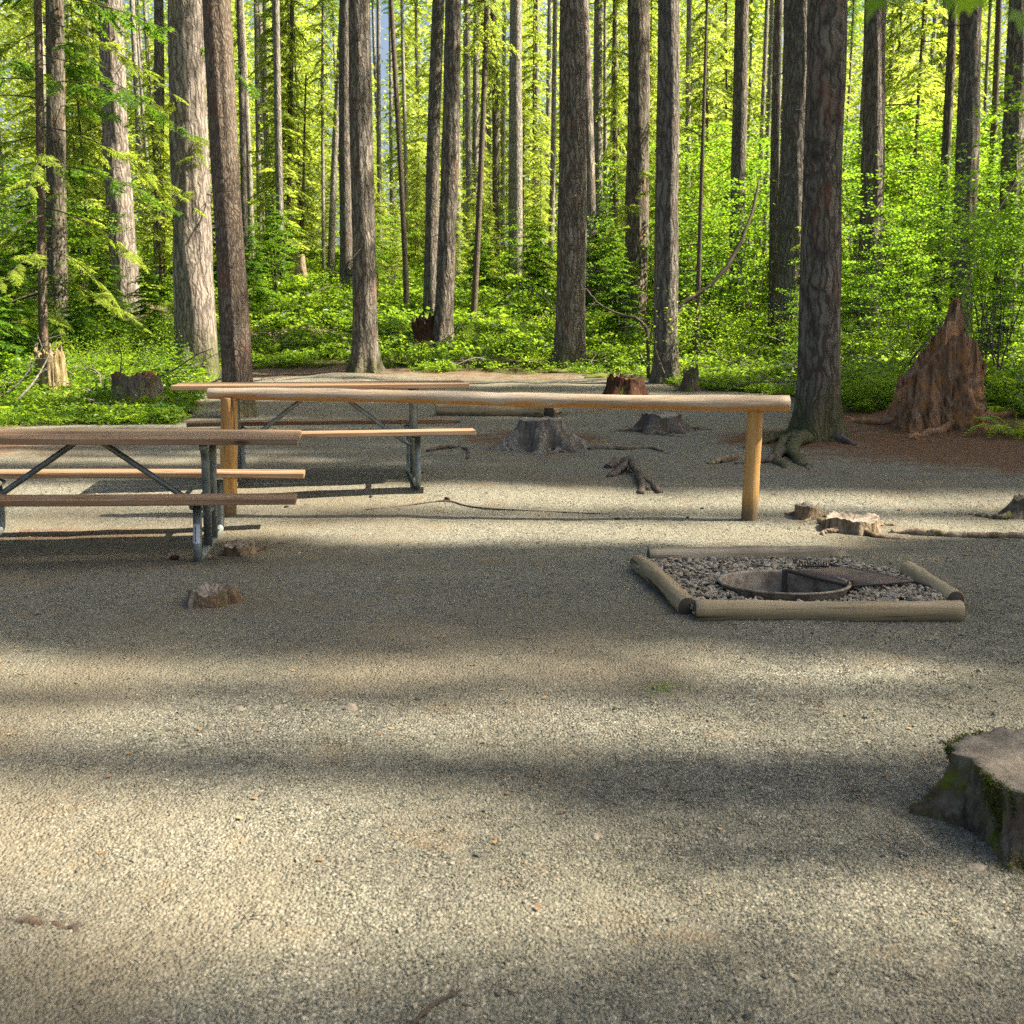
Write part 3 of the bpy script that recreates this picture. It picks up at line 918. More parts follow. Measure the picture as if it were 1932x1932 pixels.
for (s0, dr) in ((g3, np.array([-.06, .11, .0])), (g2, np.array([.17, -.19, -.04]))):
    e = s0 + dr
    rod = put('handle_rod', MB().tube([s0, e], .008, 8).mesh('handle_rod', [M_DARKST]), FR)
    ax = np.array([-.19, .015, 0])
    s = np.linspace(0, 1, 120)
    th = s * 2 * np.pi * 12
    co = e + s[:, None] * ax + np.stack([0 * th, np.cos(th) * .016, np.sin(th) * .016], 1)
    put('coil_handle', MB().tube(co, .0042, 5).mesh('coil_handle', [M_DARKST]), rod)

def pit_stones():
    pts, sc = [], []
    quad = [np.array(p[:2]) for p in (f0, f1, r0, (b1.x, b1.y), b0, l1)]
    n = 20000
    x = NP.uniform(min(q[0] for q in quad), max(q[0] for q in quad) + .1, n)
    y = NP.uniform(min(q[1] for q in quad), max(q[1] for q in quad), n)
    ins = np.zeros(n, bool)
    j = len(quad) - 1
    for i in range(len(quad)):
        a, b = quad[i], quad[j]
        c = ((a[1] > y) != (b[1] > y)) & (x < (b[0] - a[0]) * (y - a[1]) / (b[1] - a[1] + 1e-9) + a[0])
        ins ^= c
        j = i
    ins &= np.hypot(x - fc.x, y - fc.y) > RR + .028
    x, y = x[ins][:7000], y[ins][:7000]
    s = .015 + .027 * NP.beta(1.6, 2.4, len(x))
    z = terrain(x, y) + NP.uniform(.02, .058, len(x))
    m = len(x)
    scatter('pit_stones', np.column_stack([x, y, z]), np.column_stack([NP.normal(0, .4, (m, 2)), NP.uniform(0, 6.28, m)]), np.column_stack([s * 1.25, s, s * .65]),
            NP.integers(0, 4, m), [rock_mesh('pit_stone', 520 + i, M_COBBLE, 2, .7) for i in range(4)], 'rounded pale stones filling the log frame round the fire ring', 'stones')
pit_stones()

# ------------------------------------------------------------------ stumps and roots
def mat_stump(name, wood, grey, red, moss=0.0):
    t = NT(name)
    v = t.coord('Object', (1, 1, 1), rand_offset(t))
    g = t.noise(t.n('ShaderNodeMapping', {'Vector': v, 'Scale': (22, 22, 4)}).outputs[0], 1.0, 6, .65, .8).outputs[0]
    c = t.ramp(g, [(.3, tuple(x * .22 for x in wood)), (.5, wood), (.72, grey)])
    p = t.noise(v, 5.5, 4).outputs[0]
    c = t.mix(t.ramp(p, [(.5, (0, 0, 0)), (.62, (.8, .8, .8))]), c, red)
    if moss:
        q = t.noise(v, 7, 5, .65).outputs[0]
        c = t.mix(t.ramp(q, [(.62 - .2 * moss, (0, 0, 0)), (.72 - .2 * moss, (1, 1, 1))]), c, (.10, .12, .015))
    h = t.math('ADD', g, t.math('MULTIPLY', t.noise(v, 30, 4).outputs[0], .5))
    return t.principled(c, .95, t.bump(h, 1.0, .022), spec=.1)

def mat_cut(name, light, dark):
    t = NT(name)
    pos = t.n('ShaderNodeTexCoord').outputs['Object']
    s = t.n('ShaderNodeSeparateXYZ', {0: pos})
    wob = t.noise(pos, 6, 3).outputs[0]
    rr = t.math('SQRT', t.math('ADD', t.math('MULTIPLY', s.outputs[0], s.outputs[0]), t.math('MULTIPLY', s.outputs[1], s.outputs[1])))
    w = t.math('SINE', t.math('ADD', t.math('MULTIPLY', rr, 260.0), t.math('MULTIPLY', wob, 9.0)))
    c = t.mix(t.n('ShaderNodeMapRange', {'Value': w, 'From Min': -1.0, 'From Max': 1.0}).outputs[0], light, tuple(x * .88 for x in light))
    c = t.mix(t.ramp(t.noise(pos, 7, 5, .65).outputs[0], [(.42, (0, 0, 0)), (.62, (1, 1, 1))]), c, dark)
    cr = t.n('ShaderNodeTexVoronoi', {'Vector': t.n('ShaderNodeVectorMath', {0: pos, 1: t.n('ShaderNodeVectorMath', {0: t.noise(pos, 9, 3).outputs['Color'], 3: .12}, operation='SCALE').outputs[0]}, operation='ADD').outputs[0], 'Scale': 7.0}, feature='DISTANCE_TO_EDGE').outputs['Distance']
    cf = t.ramp(cr, [(.012, (1, 1, 1)), (.04, (0, 0, 0))])
    c = t.mix(t.math('MULTIPLY', cf, .12), c, (.035, .028, .02))
    h = t.math('SUBTRACT', t.noise(pos, 40, 5).outputs[0], t.math('MULTIPLY', cf, .1))
    return t.principled(c, .9, t.bump(h, .7, .012), spec=.1)

M_ST_GREY = mat_stump('grey_stump_wood', (.115, .10, .08), (.22, .20, .165), (.10, .07, .045))
M_ST_PALE = mat_stump('pale_grey_stump_wood', (.17, .155, .125), (.30, .28, .235), (.12, .10, .07))
M_ST_TAN = mat_stump('tan_stump_wood', (.22, .17, .11), (.36, .30, .22), (.12, .075, .04), .25)
M_ST_MOSS = mat_stump('mossy_stump_bark', (.115, .10, .072), (.23, .21, .16), (.10, .065, .042), .42)
M_ST_RED = mat_stump('rotten_red_wood', (.25, .145, .08), (.36, .28, .19), (.40, .185, .06))
M_ST_DARK = mat_stump('dark_rotten_wood', (.055, .030, .020), (.10, .06, .04), (.10, .035, .02), .3)
M_ST_STRAW = mat_stump('straw_snag_wood', (.25, .19, .10), (.40, .33, .21), (.15, .12, .04), .1)
M_CUT = mat_cut('grey_cut_face', (.30, .26, .20), (.14, .12, .095))
M_CUT_TAN = mat_cut('weathered_cut_face', (.32, .27, .195), (.16, .135, .10))

def stump_mesh(name, seed, rt, rb, h, lobes=6, flare=.35, mat=M_ST_GREY, cut=M_CUT, slant=.0, jag=.02, hollow=.0, seg=96, rings=22, spire=None, fib=.04, fexp=3.0, rough=.05, flute=.09):
    r = np.random.default_rng(seed)
    a = np.linspace(0, 2 * np.pi, seg, endpoint=False)
    ph = r.uniform(0, 6, 6)
    amp = .55 + .45 * np.sin(a * lobes + ph[0] + .8 * np.sin(a * 2 + ph[1]))
    amp = amp ** 1.5
    V = []
    for i in range(rings):
        f = i / (rings - 1)
        hh = h + jag * ((rnoise(a, 0, 2.2, 0, seed) - .5) * 1.6 + (rnoise(a, 0, 7, 0, seed + 1) - .5) * .9) + slant * np.cos(a - ph[2])
        if spire is not None:
            hh = h * np.array([spire(q) for q in a]) * (1 + .025 * (rnoise(a, 0, 11, 0, seed + 2) - .5) * 2)
        z = -.12 * (1 - f) ** 2 + hh * f ** 1.15
        k = (1 - f)
        rad = rt + (rb - rt) * k ** 2.2 + flare * rb * amp * k ** fexp
        rad = rad * (1 + .16 * (rnoise(a, z / rb, 1.6, .8, seed + 5) - .5) * 2 + flute * (rnoise(a, z / rb, 6.0, .7, seed + 9) - .5) + fib * (rnoise(a, z / rb, 15.0, .8, seed + 11) - .5))
        if rough:
            rad = rad * (1 + rough * (1 - .8 * f) * ((rnoise(a, z / rb, 22, 9, seed + 13) - .5) + .6 * (rnoise(a, z / rb, 44, 20, seed + 14) - .5)))
        V.append(np.stack([np.cos(a) * rad, np.sin(a) * rad, z], 1))
    top = V[-1]
    nside = rings - 1
    for k, dz in ((.90, .003), (.6, -hollow * .7), (.25, -hollow)):
        T = top.copy()
        T[:, :2] *= k
        if spire is None:
            w = {.90: .25, .6: .8, .25: 1.0}[k]
            T[:, 2] = T[:, 2] * (1 - w) + T[:, 2].mean() * w + dz - jag * .3 + r.normal(0, hollow * .15 + .001, seg)
        else:
            T[:, 2] = T[:, 2] * .8 + dz
        V.append(T)
    V = np.array(V)
    n = len(V)
    k = np.arange(n * seg).reshape(n, seg)
    F = np.stack([k[:-1], np.roll(k, -1, 1)[:-1], np.roll(k, -1, 1)[1:], k[1:]], -1).reshape(-1, 4)
    mi = np.repeat((np.arange(n - 1) >= nside).astype(int), seg)
    VV = np.vstack([V.reshape(-1, 3), V[-1].mean(0)])
    j = np.arange(0, seg, 2)
    F = np.vstack([F, np.stack([np.full(len(j), len(VV) - 1), k[-1][j], k[-1][(j + 1) % seg], k[-1][(j + 2) % seg]], -1)])
    mi = np.concatenate([mi, np.ones(len(j), int)])
    return mesh_quads(name, VV, F, [mat, cut], mi, True)

def root_mesh(name, pts, r0, r1, seed, mat=M_ST_GREY, seg=9, n=22):
    """a gnarled tapering root through points (relative), lying in the ground"""
    P = np.array(pts, float)
    s = np.linspace(0, 1, len(P))
    q = np.linspace(0, 1, n)
    C = np.stack([np.interp(q, s, P[:, k]) for k in range(3)], 1)
    for _ in range(2):
        C[1:-1] = (C[:-2] + 2 * C[1:-1] + C[2:]) / 4
    r = np.random.default_rng(seed)
    C[1:-1] += r.normal(0, r0 * .16, (n - 2, 3))
    rad = (r0 + (r1 - r0) * q) * (1 + .09 * np.sin(q * 19 + seed))
    V, F = tube_arrays(C, rad, seg, True, .28, seed)
    return mesh_quads(name, V, F, [mat], None, True)

def stump(label, px, py, rt, rb, h, seed, roots=0, name='tree_stump', cat='stump', Y=None, **k):
    p = ground(px, py) if Y is None else at_depth(px, py, Y)
    p.z = tz(p.x, p.y)
    t = thing(name, label, cat, p)
    put('stump_body', stump_mesh('stump_body', seed, rt, rb, h, **k), t, None, (0, 0, rnd.uniform(0, 6)) if 'spire' not in k else None)
    r = random.Random(seed)
    for i in range(roots):
        a = i * 6.28 / roots + r.uniform(-.4, .4)
        L = rb * r.uniform(1.1, 2.3)
        pts = []
        for f in (0, .25, .5, .75, 1):
            d = rb * .7 + L * f
            b = a + .35 * math.sin(f * 4 + i)
            x, y = math.cos(b) * d, math.sin(b) * d
            pts.append((x, y, tz(p.x + x, p.y + y) - p.z + (.035 * rb / .3) * (1 - f) ** 2 - .016 * f))
        put('root', root_mesh('root', pts, rb * .12, rb * .03, seed + i, k.get('mat', M_ST_GREY)), t)
    return t

stump('low pale stump with a split hollow top, alone on the gravel left of centre', 405, 1134, .13, .155, .075, 21, 0, mat=M_ST_TAN, cut=M_CUT, hollow=.03, jag=.03, lobes=7, flare=.4, fexp=1.6, rough=.12)
stump('worn stump half buried beside the foot of the near picnic table', 452, 1044, .10, .13, .065, 22, 5, mat=M_ST_TAN, cut=M_CUT, hollow=.02, jag=.02, lobes=4)
stump('broad grey stump with sprawling roots in the middle of the clearing', 1022, 846, .25, .36, .36, 23, 10, mat=M_ST_PALE, cut=M_CUT, lobes=6, flare=1.5, jag=.02, seg=130, rings=34, fexp=1.8, rough=.08)
stump('small grey stump right of the broad one, behind the log rail', 1248, 814, .26, .34, .25, 24, 5, mat=M_ST_GREY, cut=M_CUT, lobes=5, flare=1.0, jag=.04, fexp=2.0)
stump('small hollow stump just right of the rail post', 1522, 976, .105, .14, .095, 25, 3, mat=M_ST_TAN, cut=M_CUT, hollow=.035, jag=.02, lobes=5)
stump('knobbly mossy topped stump in front of the small hollow one by the rail post', 1608, 998, .20, .245, .10, 26, 5, mat=M_ST_TAN, cut=M_CUT, hollow=.02, jag=.025, lobes=7, flare=.35)
stump('big mossy stump with a pale sawn top at the right edge, nearest of all', 1998, 1560, .29, .33, .19, 27, 0, Y=3.06, mat=M_ST_MOSS, cut=M_CUT_TAN, lobes=6, flare=.62, jag=.012, seg=260, rings=70, fib=.05, fexp=2.3, rough=.15, flute=.14)
def moss_fuzz(st, n, seed, size=.011):
    body = st.children[0]
    me = body.data
    r = np.random.default_rng(seed)
    V = np.array([v.co for v in me.vertices]); N = np.array([v.normal for v in me.vertices])
    z = V[:, 2]
    w = np.clip((fbm(V[:, 0] * 9 + z * 4, V[:, 1] * 9 - z * 5, seed) - .50) * 9, 0, 1) * (z > .0) * (np.abs(N[:, 2]) < .8)
    k = r.choice(len(V), n, p=w / w.sum())
    C = V[k] + r.normal(0, .007, (n, 3)) + N[k] * .003
    K = kites(C, N[k] + r.normal(0, .6, (n, 3)), r.normal(0, 1, (n, 3)), r.uniform(.6, 1.3, n) * size, r.uniform(.3, .5, n) * size)
    VV = K.reshape(-1, 3)
    put('moss_patch', mesh_quads('moss_patch', VV, np.arange(len(VV)).reshape(-1, 4), [M_MOSSL]), st, None, body.rotation_euler[:])
near_stump = [o for o in COL.objects if o.get('label', '').startswith('big mossy stump')][0]
moss_fuzz(near_stump, 9000, 3)
stump('dark mossy low stump at the right edge beyond the fire pit', 1938, 974, .10, .27, .15, 28, 2, mat=M_ST_MOSS, cut=M_ST_MOSS, lobes=5, jag=.03, fexp=1.5)
stump('dark low stump on the gravel behind the far picnic table', 780, 730, .30, .40, .11, 29, 0, mat=M_ST_MOSS, cut=M_CUT, lobes=5)
stump('small dark rotten stump at the edge of the gravel behind the rail', 1180, 744, .34, .44, .36, 30, 0, mat=M_ST_DARK, cut=M_ST_DARK, lobes=5, jag=.1)
stump('mossy broken stub at the foot of the fir right of centre', 1303, 738, .16, .24, .42, 31, 2, mat=M_ST_MOSS, cut=M_ST_MOSS, jag=.16, lobes=4)
stump('dark rotten stump overgrown with leaves at the left of the clearing', 262, 778, .38, .62, .62, 32, 4, mat=M_ST_MOSS, cut=M_ST_DARK, jag=.07, lobes=6, flare=.5, hollow=.1)
stump('tall straw coloured broken snag at the left edge of the forest', 100, 758, .26, .34, .95, 33, 2, mat=M_ST_STRAW, cut=M_ST_STRAW, jag=.20, fib=.25, lobes=5, flare=.3)
stump('sawn off grey brown snag among thin trees far back left', 560, 543, .38, .48, 1.35, 34, 0, mat=M_ST_TAN, cut=M_CUT_TAN, lobes=4, jag=.08)
stump('dark upturned root wad beside the leaning twin trunks', 800, 655, .40, .75, .8, 35, 3, mat=M_ST_DARK, cut=M_ST_DARK, lobes=6, jag=.3, hollow=.1)
def spire(q):
    # silhouette across the stump: broken shoulder on the left, spire right of the middle
    x = math.cos(q)
    if math.sin(q) > 0:      # far side carries the spire
        return float(np.interp(x, [-1, -.8, -.4, 0, .32, .47, .63, .73, .85, 1], [.15, .36, .50, .62, .76, .96, 1.0, .84, .60, .12]))
    return float(np.interp(x, [-1, -.85, -.5, -.2, .1, .4, .7, .9, 1], [.15, .40, .56, .68, .72, .66, .54, .34, .12]))
stump('huge rust red rotten stump with a jagged spire, in front of a dark fir', 1770, 800, .58, .62, 1.78, 36, 3, name='rotten_stump', mat=M_ST_RED, cut=M_ST_RED, lobes=5, flare=.42, spire=spire, seg=200, rings=50, fib=.13, rough=.16, flute=.14, fexp=2.4)

def loose_root(label, pix, r0, r1, seed, lift=.0, mat=M_ST_GREY, name='exposed_root', branches=()):
    W = [ground(x, y) for x, y, *_ in pix]
    for w, q in zip(W, pix):
        w.z += (q[2] if len(q) > 2 else 0) + lift
    b = W[0].copy()
    t = thing(name, label, 'root', b)
    put('root_stem', root_mesh('root_stem', [w - b for w in W], r0, r1, seed, mat), t)
    for i, br in enumerate(branches):
        W2 = [ground(x, y) for x, y, *_ in br]
        for w, q in zip(W2, br):
            w.z += (q[2] if len(q) > 2 else 0) + lift
        put('root_branch', root_mesh('root_branch', [w - b for w in W2], r0 * .7, r1, seed + 3 + i, mat), t)
    return t
loose_root('gnarled arching bare root in front of the broad grey stump', [(1146, 884, .0), (1170, 878, .05), (1190, 880, .08), (1205, 902, .05), (1222, 925, .0)], .055, .030, 41, 0,
           branches=([(1190, 880, .08), (1170, 894, .04), (1150, 900, .0)], [(1205, 902, .05), (1212, 916, .03), (1210, 932, 0)], [(1205, 902, .04), (1232, 920, .01), (1246, 930, 0)]))
loose_root('short pale root poking out of the soil left of the right rail post', [(1336, 876, .0), (1352, 874, .03), (1376, 870, .03), (1400, 862, -.02)], .030, .045, 42, 0, M_ST_TAN)
loose_root('long thin dark root snaking between the two stumps', [(1110, 848, .0), (1150, 848, .015), (1190, 848, .01), (1230, 846, .012), (1262, 858, 0)], .03, .015, 43)
loose_root('small forked root by the leg of the far picnic table', [(806, 852, .0), (830, 848, .02), (850, 846, .02), (868, 842, .0)], .025, .015, 44,
           branches=([(872, 845, .0), (885, 852, .02), (882, 866, 0)], ))
loose_root('half buried grey root in the bottom left corner', [(-40, 1742, .0), (40, 1736, .012), (110, 1746, .018), (170, 1762, .01), (225, 1775, -.01)], .030, .012, 45, -.026)
loose_root('thin dark strip standing for the shadow of the rail, with a root piece', [(690, 962, -.003), (760, 956, .004), (812, 948, .008), (850, 946, .012), (880, 958, .006), (980, 964, .002), (1120, 968, 0), (1250, 974, -.004)], .008, .006, 46, 0, M_ST_GREY)  # dark strip drawn along the rail's cast shadow; only the middle is root
loose_root('long pale root running right from the knobbly stump', [(1680, 1004, 0), (1740, 1008, .01), (1800, 1012, .005), (1870, 1016, .02), (1960, 1014, .01)], .03, .02, 47, 0, M_ST_TAN)

# logs beyond the rail
lay_log('pale log lying on the gravel behind the rail', ground(824, 783), ground(1026, 786), (.095, .105), M_LOG, 16, .1)
lay_log('dark cut log end beside the pale log behind the rail', ground(1036, 787), ground(1052, 780), (.10, .095), M_LOG, 17, .1)

# ------------------------------------------------------------------ trees
def trunk_mesh(name, axis, H, r, flare, seed, mat, seg=40, rings=60, lobes=5, taper=.5):
    """axis: unit-ish lean (dx,dy per metre); local coords, base at 0"""
    rg = np.random.default_rng(seed)
    f = np.linspace(0, 1, rings)
    z = -.35 + (H + .35) * (f ** 1.55)
    a = np.linspace(0, 2 * np.pi, seg, endpoint=False)
    ph = rg.uniform(0, 6, 6)
    zz = np.maximum(z, 0)
    cx = axis[0] * z + .012 * H * .12 * np.sin(z * .35 + ph[0]) - .012 * H * .12 * math.sin(ph[0])
    cy_ = axis[1] * z + .012 * H * .12 * np.sin(z * .30 + ph[1]) - .012 * H * .12 * math.sin(ph[1])
    R_ = r * (1 - (1 - taper) * (zz / H)) * (1 + .10 * np.exp(-zz / 1.4))
    A, Z = np.meshgrid(a, z)
    lob = .5 + .5 * np.sin(A * lobes + ph[2] + .7 * np.sin(2 * A + ph[3]))
    rad = R_[:, None] + flare * r * np.exp(-np.maximum(Z, 0) / (.9 * r + .08)) * (.25 + 1.2 * lob ** 2)
    rad = rad * (1 + .05 * (rnoise(A, Z, 1.1, .5, seed) - .5) * 2)
    if seg >= 30:
        rad = rad + r * .075 * (rnoise(A + .06 * np.sin(Z * 2), Z, seg / 6.28 * .6, .9, seed + 4) - .5) * 2
    V = np.stack([cx[:, None] + np.cos(A) * rad, cy_[:, None] + np.sin(A) * rad, Z], -1)
    k = np.arange(rings * seg).reshape(rings, seg)
    F = np.stack([k[:-1], np.roll(k, -1, 1)[:-1], np.roll(k, -1, 1)[1:], k[1:]], -1).reshape(-1, 4)
    return mesh_quads(name, V.reshape(-1, 3), F, [mat], None, True)

def dead_branch_mesh(seed):
    r = np.random.default_rng(seed)
    s = np.linspace(0, 1, 7)
    dr = r.uniform(-.25, .2)
    C = np.stack([s, .06 * np.sin(s * 5), dr * s - .15 * s * s], 1)
    mb = MB().tube(C, np.linspace(.016, .004, 7), 4, cap=False)
    for k in range(5):
        u = r.uniform(.3, .95)
        p = np.array([u, .06 * math.sin(u * 5), dr * u - .15 * u * u])
        d = np.array([r.uniform(.2, .8), r.choice([-1, 1]) * r.uniform(.3, .8), r.uniform(-.3, .15)]) * r.uniform(.12, .3)
        mb.tube([p, p + d * .6, p + d], [.006, .004, .002], 3, cap=False)
    return mb.mesh('branch', [M_TWIG])
DEADB = [dead_branch_mesh(600 + k) for k in range(4)]

def frond_branch_mesh(seed, L, droop):
    """long drooping hemlock branch with hanging sprays, unit metres along +x"""
    r = np.random.default_rng(seed)
    s = np.linspace(0, 1, 12)
    C = np.stack([L * s, .12 * L * np.sin(s * 2.2 + seed) * s, -droop * L * s ** 1.4 + .05 * L * np.sin(s * 3.0)], 1)
    mb = MB().tube(C, np.linspace(.013, .004, 12), 4, m=1, cap=False)
    n = int(L * 7)
    for k in range(n):
        u = .16 + .84 * (k + r.uniform(0, 1)) / n
        if r.random() < .18:
            continue
        p = np.array([np.interp(u, s, C[:, i]) for i in range(3)])
        K, wv, wf = TPL[r.integers(len(TPL))]
        sz = r.uniform(.32, .68) * (1.05 - .35 * u)
        M = rot_zy(r.choice([-1, 1]) * r.uniform(.25, 1.3), -r.uniform(.05, .75), r.uniform(-.4, .4)) * sz
        c0 = K.mean(1, keepdims=True)
        K2 = (c0 + (K - c0) * 1.25) @ M.T + p
        mb.add(K2.reshape(-1, 3), np.arange(len(K2) * 4).reshape(-1, 4), 0)
    return mb.mesh('branch', [M_LEAF_YOUNG if seed % 3 == 0 else M_LEAF_CON, M_TWIG], False)
FRONDS = [frond_branch_mesh(620 + k, l, d) for k, (l, d) in enumerate(((3.4, .28), (2.6, .45), (2.2, .2), (3.0, .4), (1.7, .55), (2.4, .1)))]

BARKS = {'f': M_BARK, 'p': M_BARK_SUNLIT, 'h': M_BARK_FINE, 'm': M_BARK_MOSS, 'x': M_BARK_FAR_LIT}
tree_xy = []
def tree(label, bx, by, tx, w, kind='f', cs=13, crown='c', flare=.35, H=27, group=None, dead=0, fronds=(), seed=None, cscale=1.0, hi=False):
    p = ground(bx, by)
    q = at_depth(tx, 0, p.y)
    seed = int(bx * 7 + by) if seed is None else seed
    if crown == 'c':
        cs, cscale, H = max(cs, 17), (.62 if p.y < 33 else .38), 31
    if crown == 'y' and not fronds:
        cscale = .5
    lean = ((q.x - p.x) / max(q.z - p.z, 1), random.Random(seed).uniform(-.01, .01))
    d = p.y * _cp + (CAM_H - 3) * _sp
    r = .5 * w * d / FPX
    t = thing('conifer_tree', label, 'tree', p, 0, group)
    tree_xy.append((p.x, p.y))
    if w > 30:
        seg, rings = 48, 90
    elif w > 14:
        seg, rings = 28, 46
    else:
        seg, rings = 12, 26
    put('trunk', trunk_mesh('trunk', lean, H, r, flare, seed, BARKS[kind], seg, rings), t)
    rr = random.Random(seed + 1)
    if crown:
        me = rr.choice(CANOPY if crown == 'c' else YOUNG)
        k = (H + 1 - cs) / (15 if crown == 'c' else 12)
        o = put('crown', me, t, (lean[0] * cs, lean[1] * cs, cs), (0, lean[0], rr.uniform(0, 6.28)), (cscale, cscale, k))
    for i in range(dead):
        z = rr.uniform(1.2, cs)
        s = rr.uniform(.7, 1.6) * (1.2 if w > 14 else .9)
        put('branch', rr.choice(DEADB), t, (lean[0] * z, lean[1] * z, z), (0, rr.uniform(-.3, .4), rr.uniform(0, 6.28)), s)
    for i in range(5 if w > 30 else 0):
        z = rr.uniform(2.0, 12)
        put('branch', rr.choice(DEADB), t, (lean[0] * z, lean[1] * z, z), (0, rr.uniform(-.4, .5), rr.uniform(0, 6.28)), r * rr.uniform(1.5, 3.2))
    for (z, az, k, s) in fronds:
        put('branch', FRONDS[k], t, (lean[0] * z, lean[1] * z, z), (0, rr.uniform(-.1, .1), az), s)
    return t

# left side
fr1 = [(9.2, .05, 0, 1.15), (8.6, -.35, 3, 1.0), (7.9, .15, 0, 1.25), (7.4, -.15, 1, 1.1), (6.8, .30, 3, 1.0), (6.2, -.5, 2, 1.1), (5.4, .1, 1, 1.2), (4.6, -.3, 3, 1.0), (3.8, .2, 4, 1.2), (3.0, -.2, 4, 1.1), (2.4, .3, 1, .8),
       (9.4, 2.8, 3, 1.0), (8.3, 3.5, 0, 1.0), (7.2, 2.6, 1, 1.1), (6.3, 3.3, 3, 1.1), (5.2, 2.9, 1, 1.0), (4.2, 3.6, 4, 1.2), (3.3, 2.7, 1, .9), (2.2, 3.2, 4, 1.0), (8.8, -1.4, 1, .9), (6.5, -1.7, 3, .8), (4.9, -1.2, 4, 1.0), (2.9, -1.6, 4, .9), (1.7, -.8, 4, .8), (1.6, 3.9, 4, .8)]
tree('slender dark hemlock with long drooping boughs at the left edge', 84, 742, 64, 17, 'h', 11, 'y', .3, 18, dead=6, fronds=fr1, seed=5)
tree('mossy grey trunk close behind the drooping hemlock at the left edge', 112, 655, 98, 37, 'm', 13, dead=4, fronds=[(11.5, -1.2, 0, 1.1), (10.6, -.6, 3, 1.1), (9.8, -1.9, 1, 1.2), (9.0, -.9, 3, 1.1), (8.0, -1.5, 1, 1.1), (7.2, -.4, 2, 1.1), (10.2, -2.6, 0, 1.1), (8.4, -2.7, 3, 1.0), (6.4, -2.2, 4, 1.2), (5.4, -1.0, 4, 1.2), (11.9, -2.0, 3, 1.1)])
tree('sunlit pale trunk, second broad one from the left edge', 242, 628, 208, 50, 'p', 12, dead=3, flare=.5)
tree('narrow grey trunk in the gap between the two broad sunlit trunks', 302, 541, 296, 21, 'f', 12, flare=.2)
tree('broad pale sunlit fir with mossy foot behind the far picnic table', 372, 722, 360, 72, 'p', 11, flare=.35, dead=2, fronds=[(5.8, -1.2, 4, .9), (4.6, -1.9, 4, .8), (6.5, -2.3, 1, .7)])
tree('smooth brown trunk standing right behind the left end of the far table', 452, 786, 417, 54, 'h', 12, flare=.22)
tree('dark thin trunk hidden behind the smooth brown one', 466, 560, 449, 13, 'f', 9)
# back left, thin
tree('thin dark young tree, tallest of the thin ones left of the centre fir', 545, 528, 550, 10, 'h', 6, 'y', .2, 20, dead=8)
tree('bare black spindly tree with dead side twigs behind the far table', 569, 528, 582, 6.5, 'h', 3.4, None, .2, 9, dead=14)
tree('thin shaded trunk between the spindly tree and the centre fir', 611, 530, 609, 7, 'x', 7, 'y', .2, 18, dead=5)
tree('leaning pale brown trunk just left of the centre fir', 624, 528, 643, 13, 'x', 10, 'c', .2, 22, dead=3)
tree('grey trunk half hidden behind the left side of the centre fir', 655, 556, 653, 25, 'f', 12)
tree('tall straight fir with flaring roots behind the far table, left of centre', 691, 702, 684, 46, 'f', 12, flare=.55, dead=2)
tree('thin smooth bare trunk leaning left, right of the centre fir', 768, 594, 741, 10.5, 'h', 14, 'c', .2, 24)
tree('left trunk of the leaning twin pair, lit on its right side', 812, 604, 829, 27, 'f', 13, flare=.25)
tree('right trunk of the leaning twin pair with the darker bark', 834, 656, 858, 35, 'f', 13, flare=.5)
tree('crooked thin trunk right of the leaning twin pair', 893, 612, 918, 12, 'h', 9, 'y', .25, 20, dead=5)
tree('small mossy trunk between the crooked thin one and the half sunlit one', 936, 504, 930, 15, 'm', 8, 'y', .2, 22, dead=4)
tree('grey trunk with its sunlit foot, left of the broad centre right fir', 974, 530, 978, 23, 'x', 12, flare=.25, dead=3)
# right half
tree('broad grey fir with mossy foot, right of the picture centre', 1075, 686, 1075, 54, 'f', 12, flare=.32, dead=1)
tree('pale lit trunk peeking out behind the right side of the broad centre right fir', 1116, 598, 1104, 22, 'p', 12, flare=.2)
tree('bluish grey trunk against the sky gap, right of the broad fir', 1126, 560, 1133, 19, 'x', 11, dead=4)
tree('slim shaded trunk wrapped in sprays left of the leaf covered fir', 1160, 566, 1163, 10, 'h', 5, 'y', .2, 18, dead=4)
tree('dark fir partly covered by leafy sprays, second of the close right pair', 1197, 640, 1201, 46, 'm', 12, flare=.25, fronds=[(6.9, -.8, 4, 1.0), (5.4, -1.3, 4, 1.1), (4.3, -2.0, 4, 1.1), (3.2, -.9, 4, 1.1), (2.5, -1.8, 1, .8), (3.7, -2.6, 4, 1.0)])
tree('rough dark fir in front at the gravel edge, first of the close right pair', 1255, 722, 1252, 44, 'f', 11, flare=.35, dead=1)
tree('thin forked young tree right of the rough dark fir', 1314, 690, 1332, 10, 'h', 6.5, None, .3, 10, dead=12)
tree('mid sized fir seen between the forked young tree and the large right pair', 1391, 606, 1395, 30, 'f', 11, flare=.25, dead=5)
tree('narrow dark trunk touching the left side of the large right pair', 1459, 648, 1472, 19, 'f', 11)
tree('rear trunk of the large right pair, partly covered by the front one', 1496, 672, 1503, 60, 'f', 12, flare=.2, fronds=[(3.9, -1.5, 4, .9), (2.5, -1.4, 4, 1.0)])
tree('large fir with mossy flared foot right of the rail end, front of the pair', 1539, 826, 1567, 74, 'm', 10, flare=.55, dead=0)
bigfir = [o for o in COL.objects if o.get('label', '').startswith('large fir with mossy flared foot')][0]
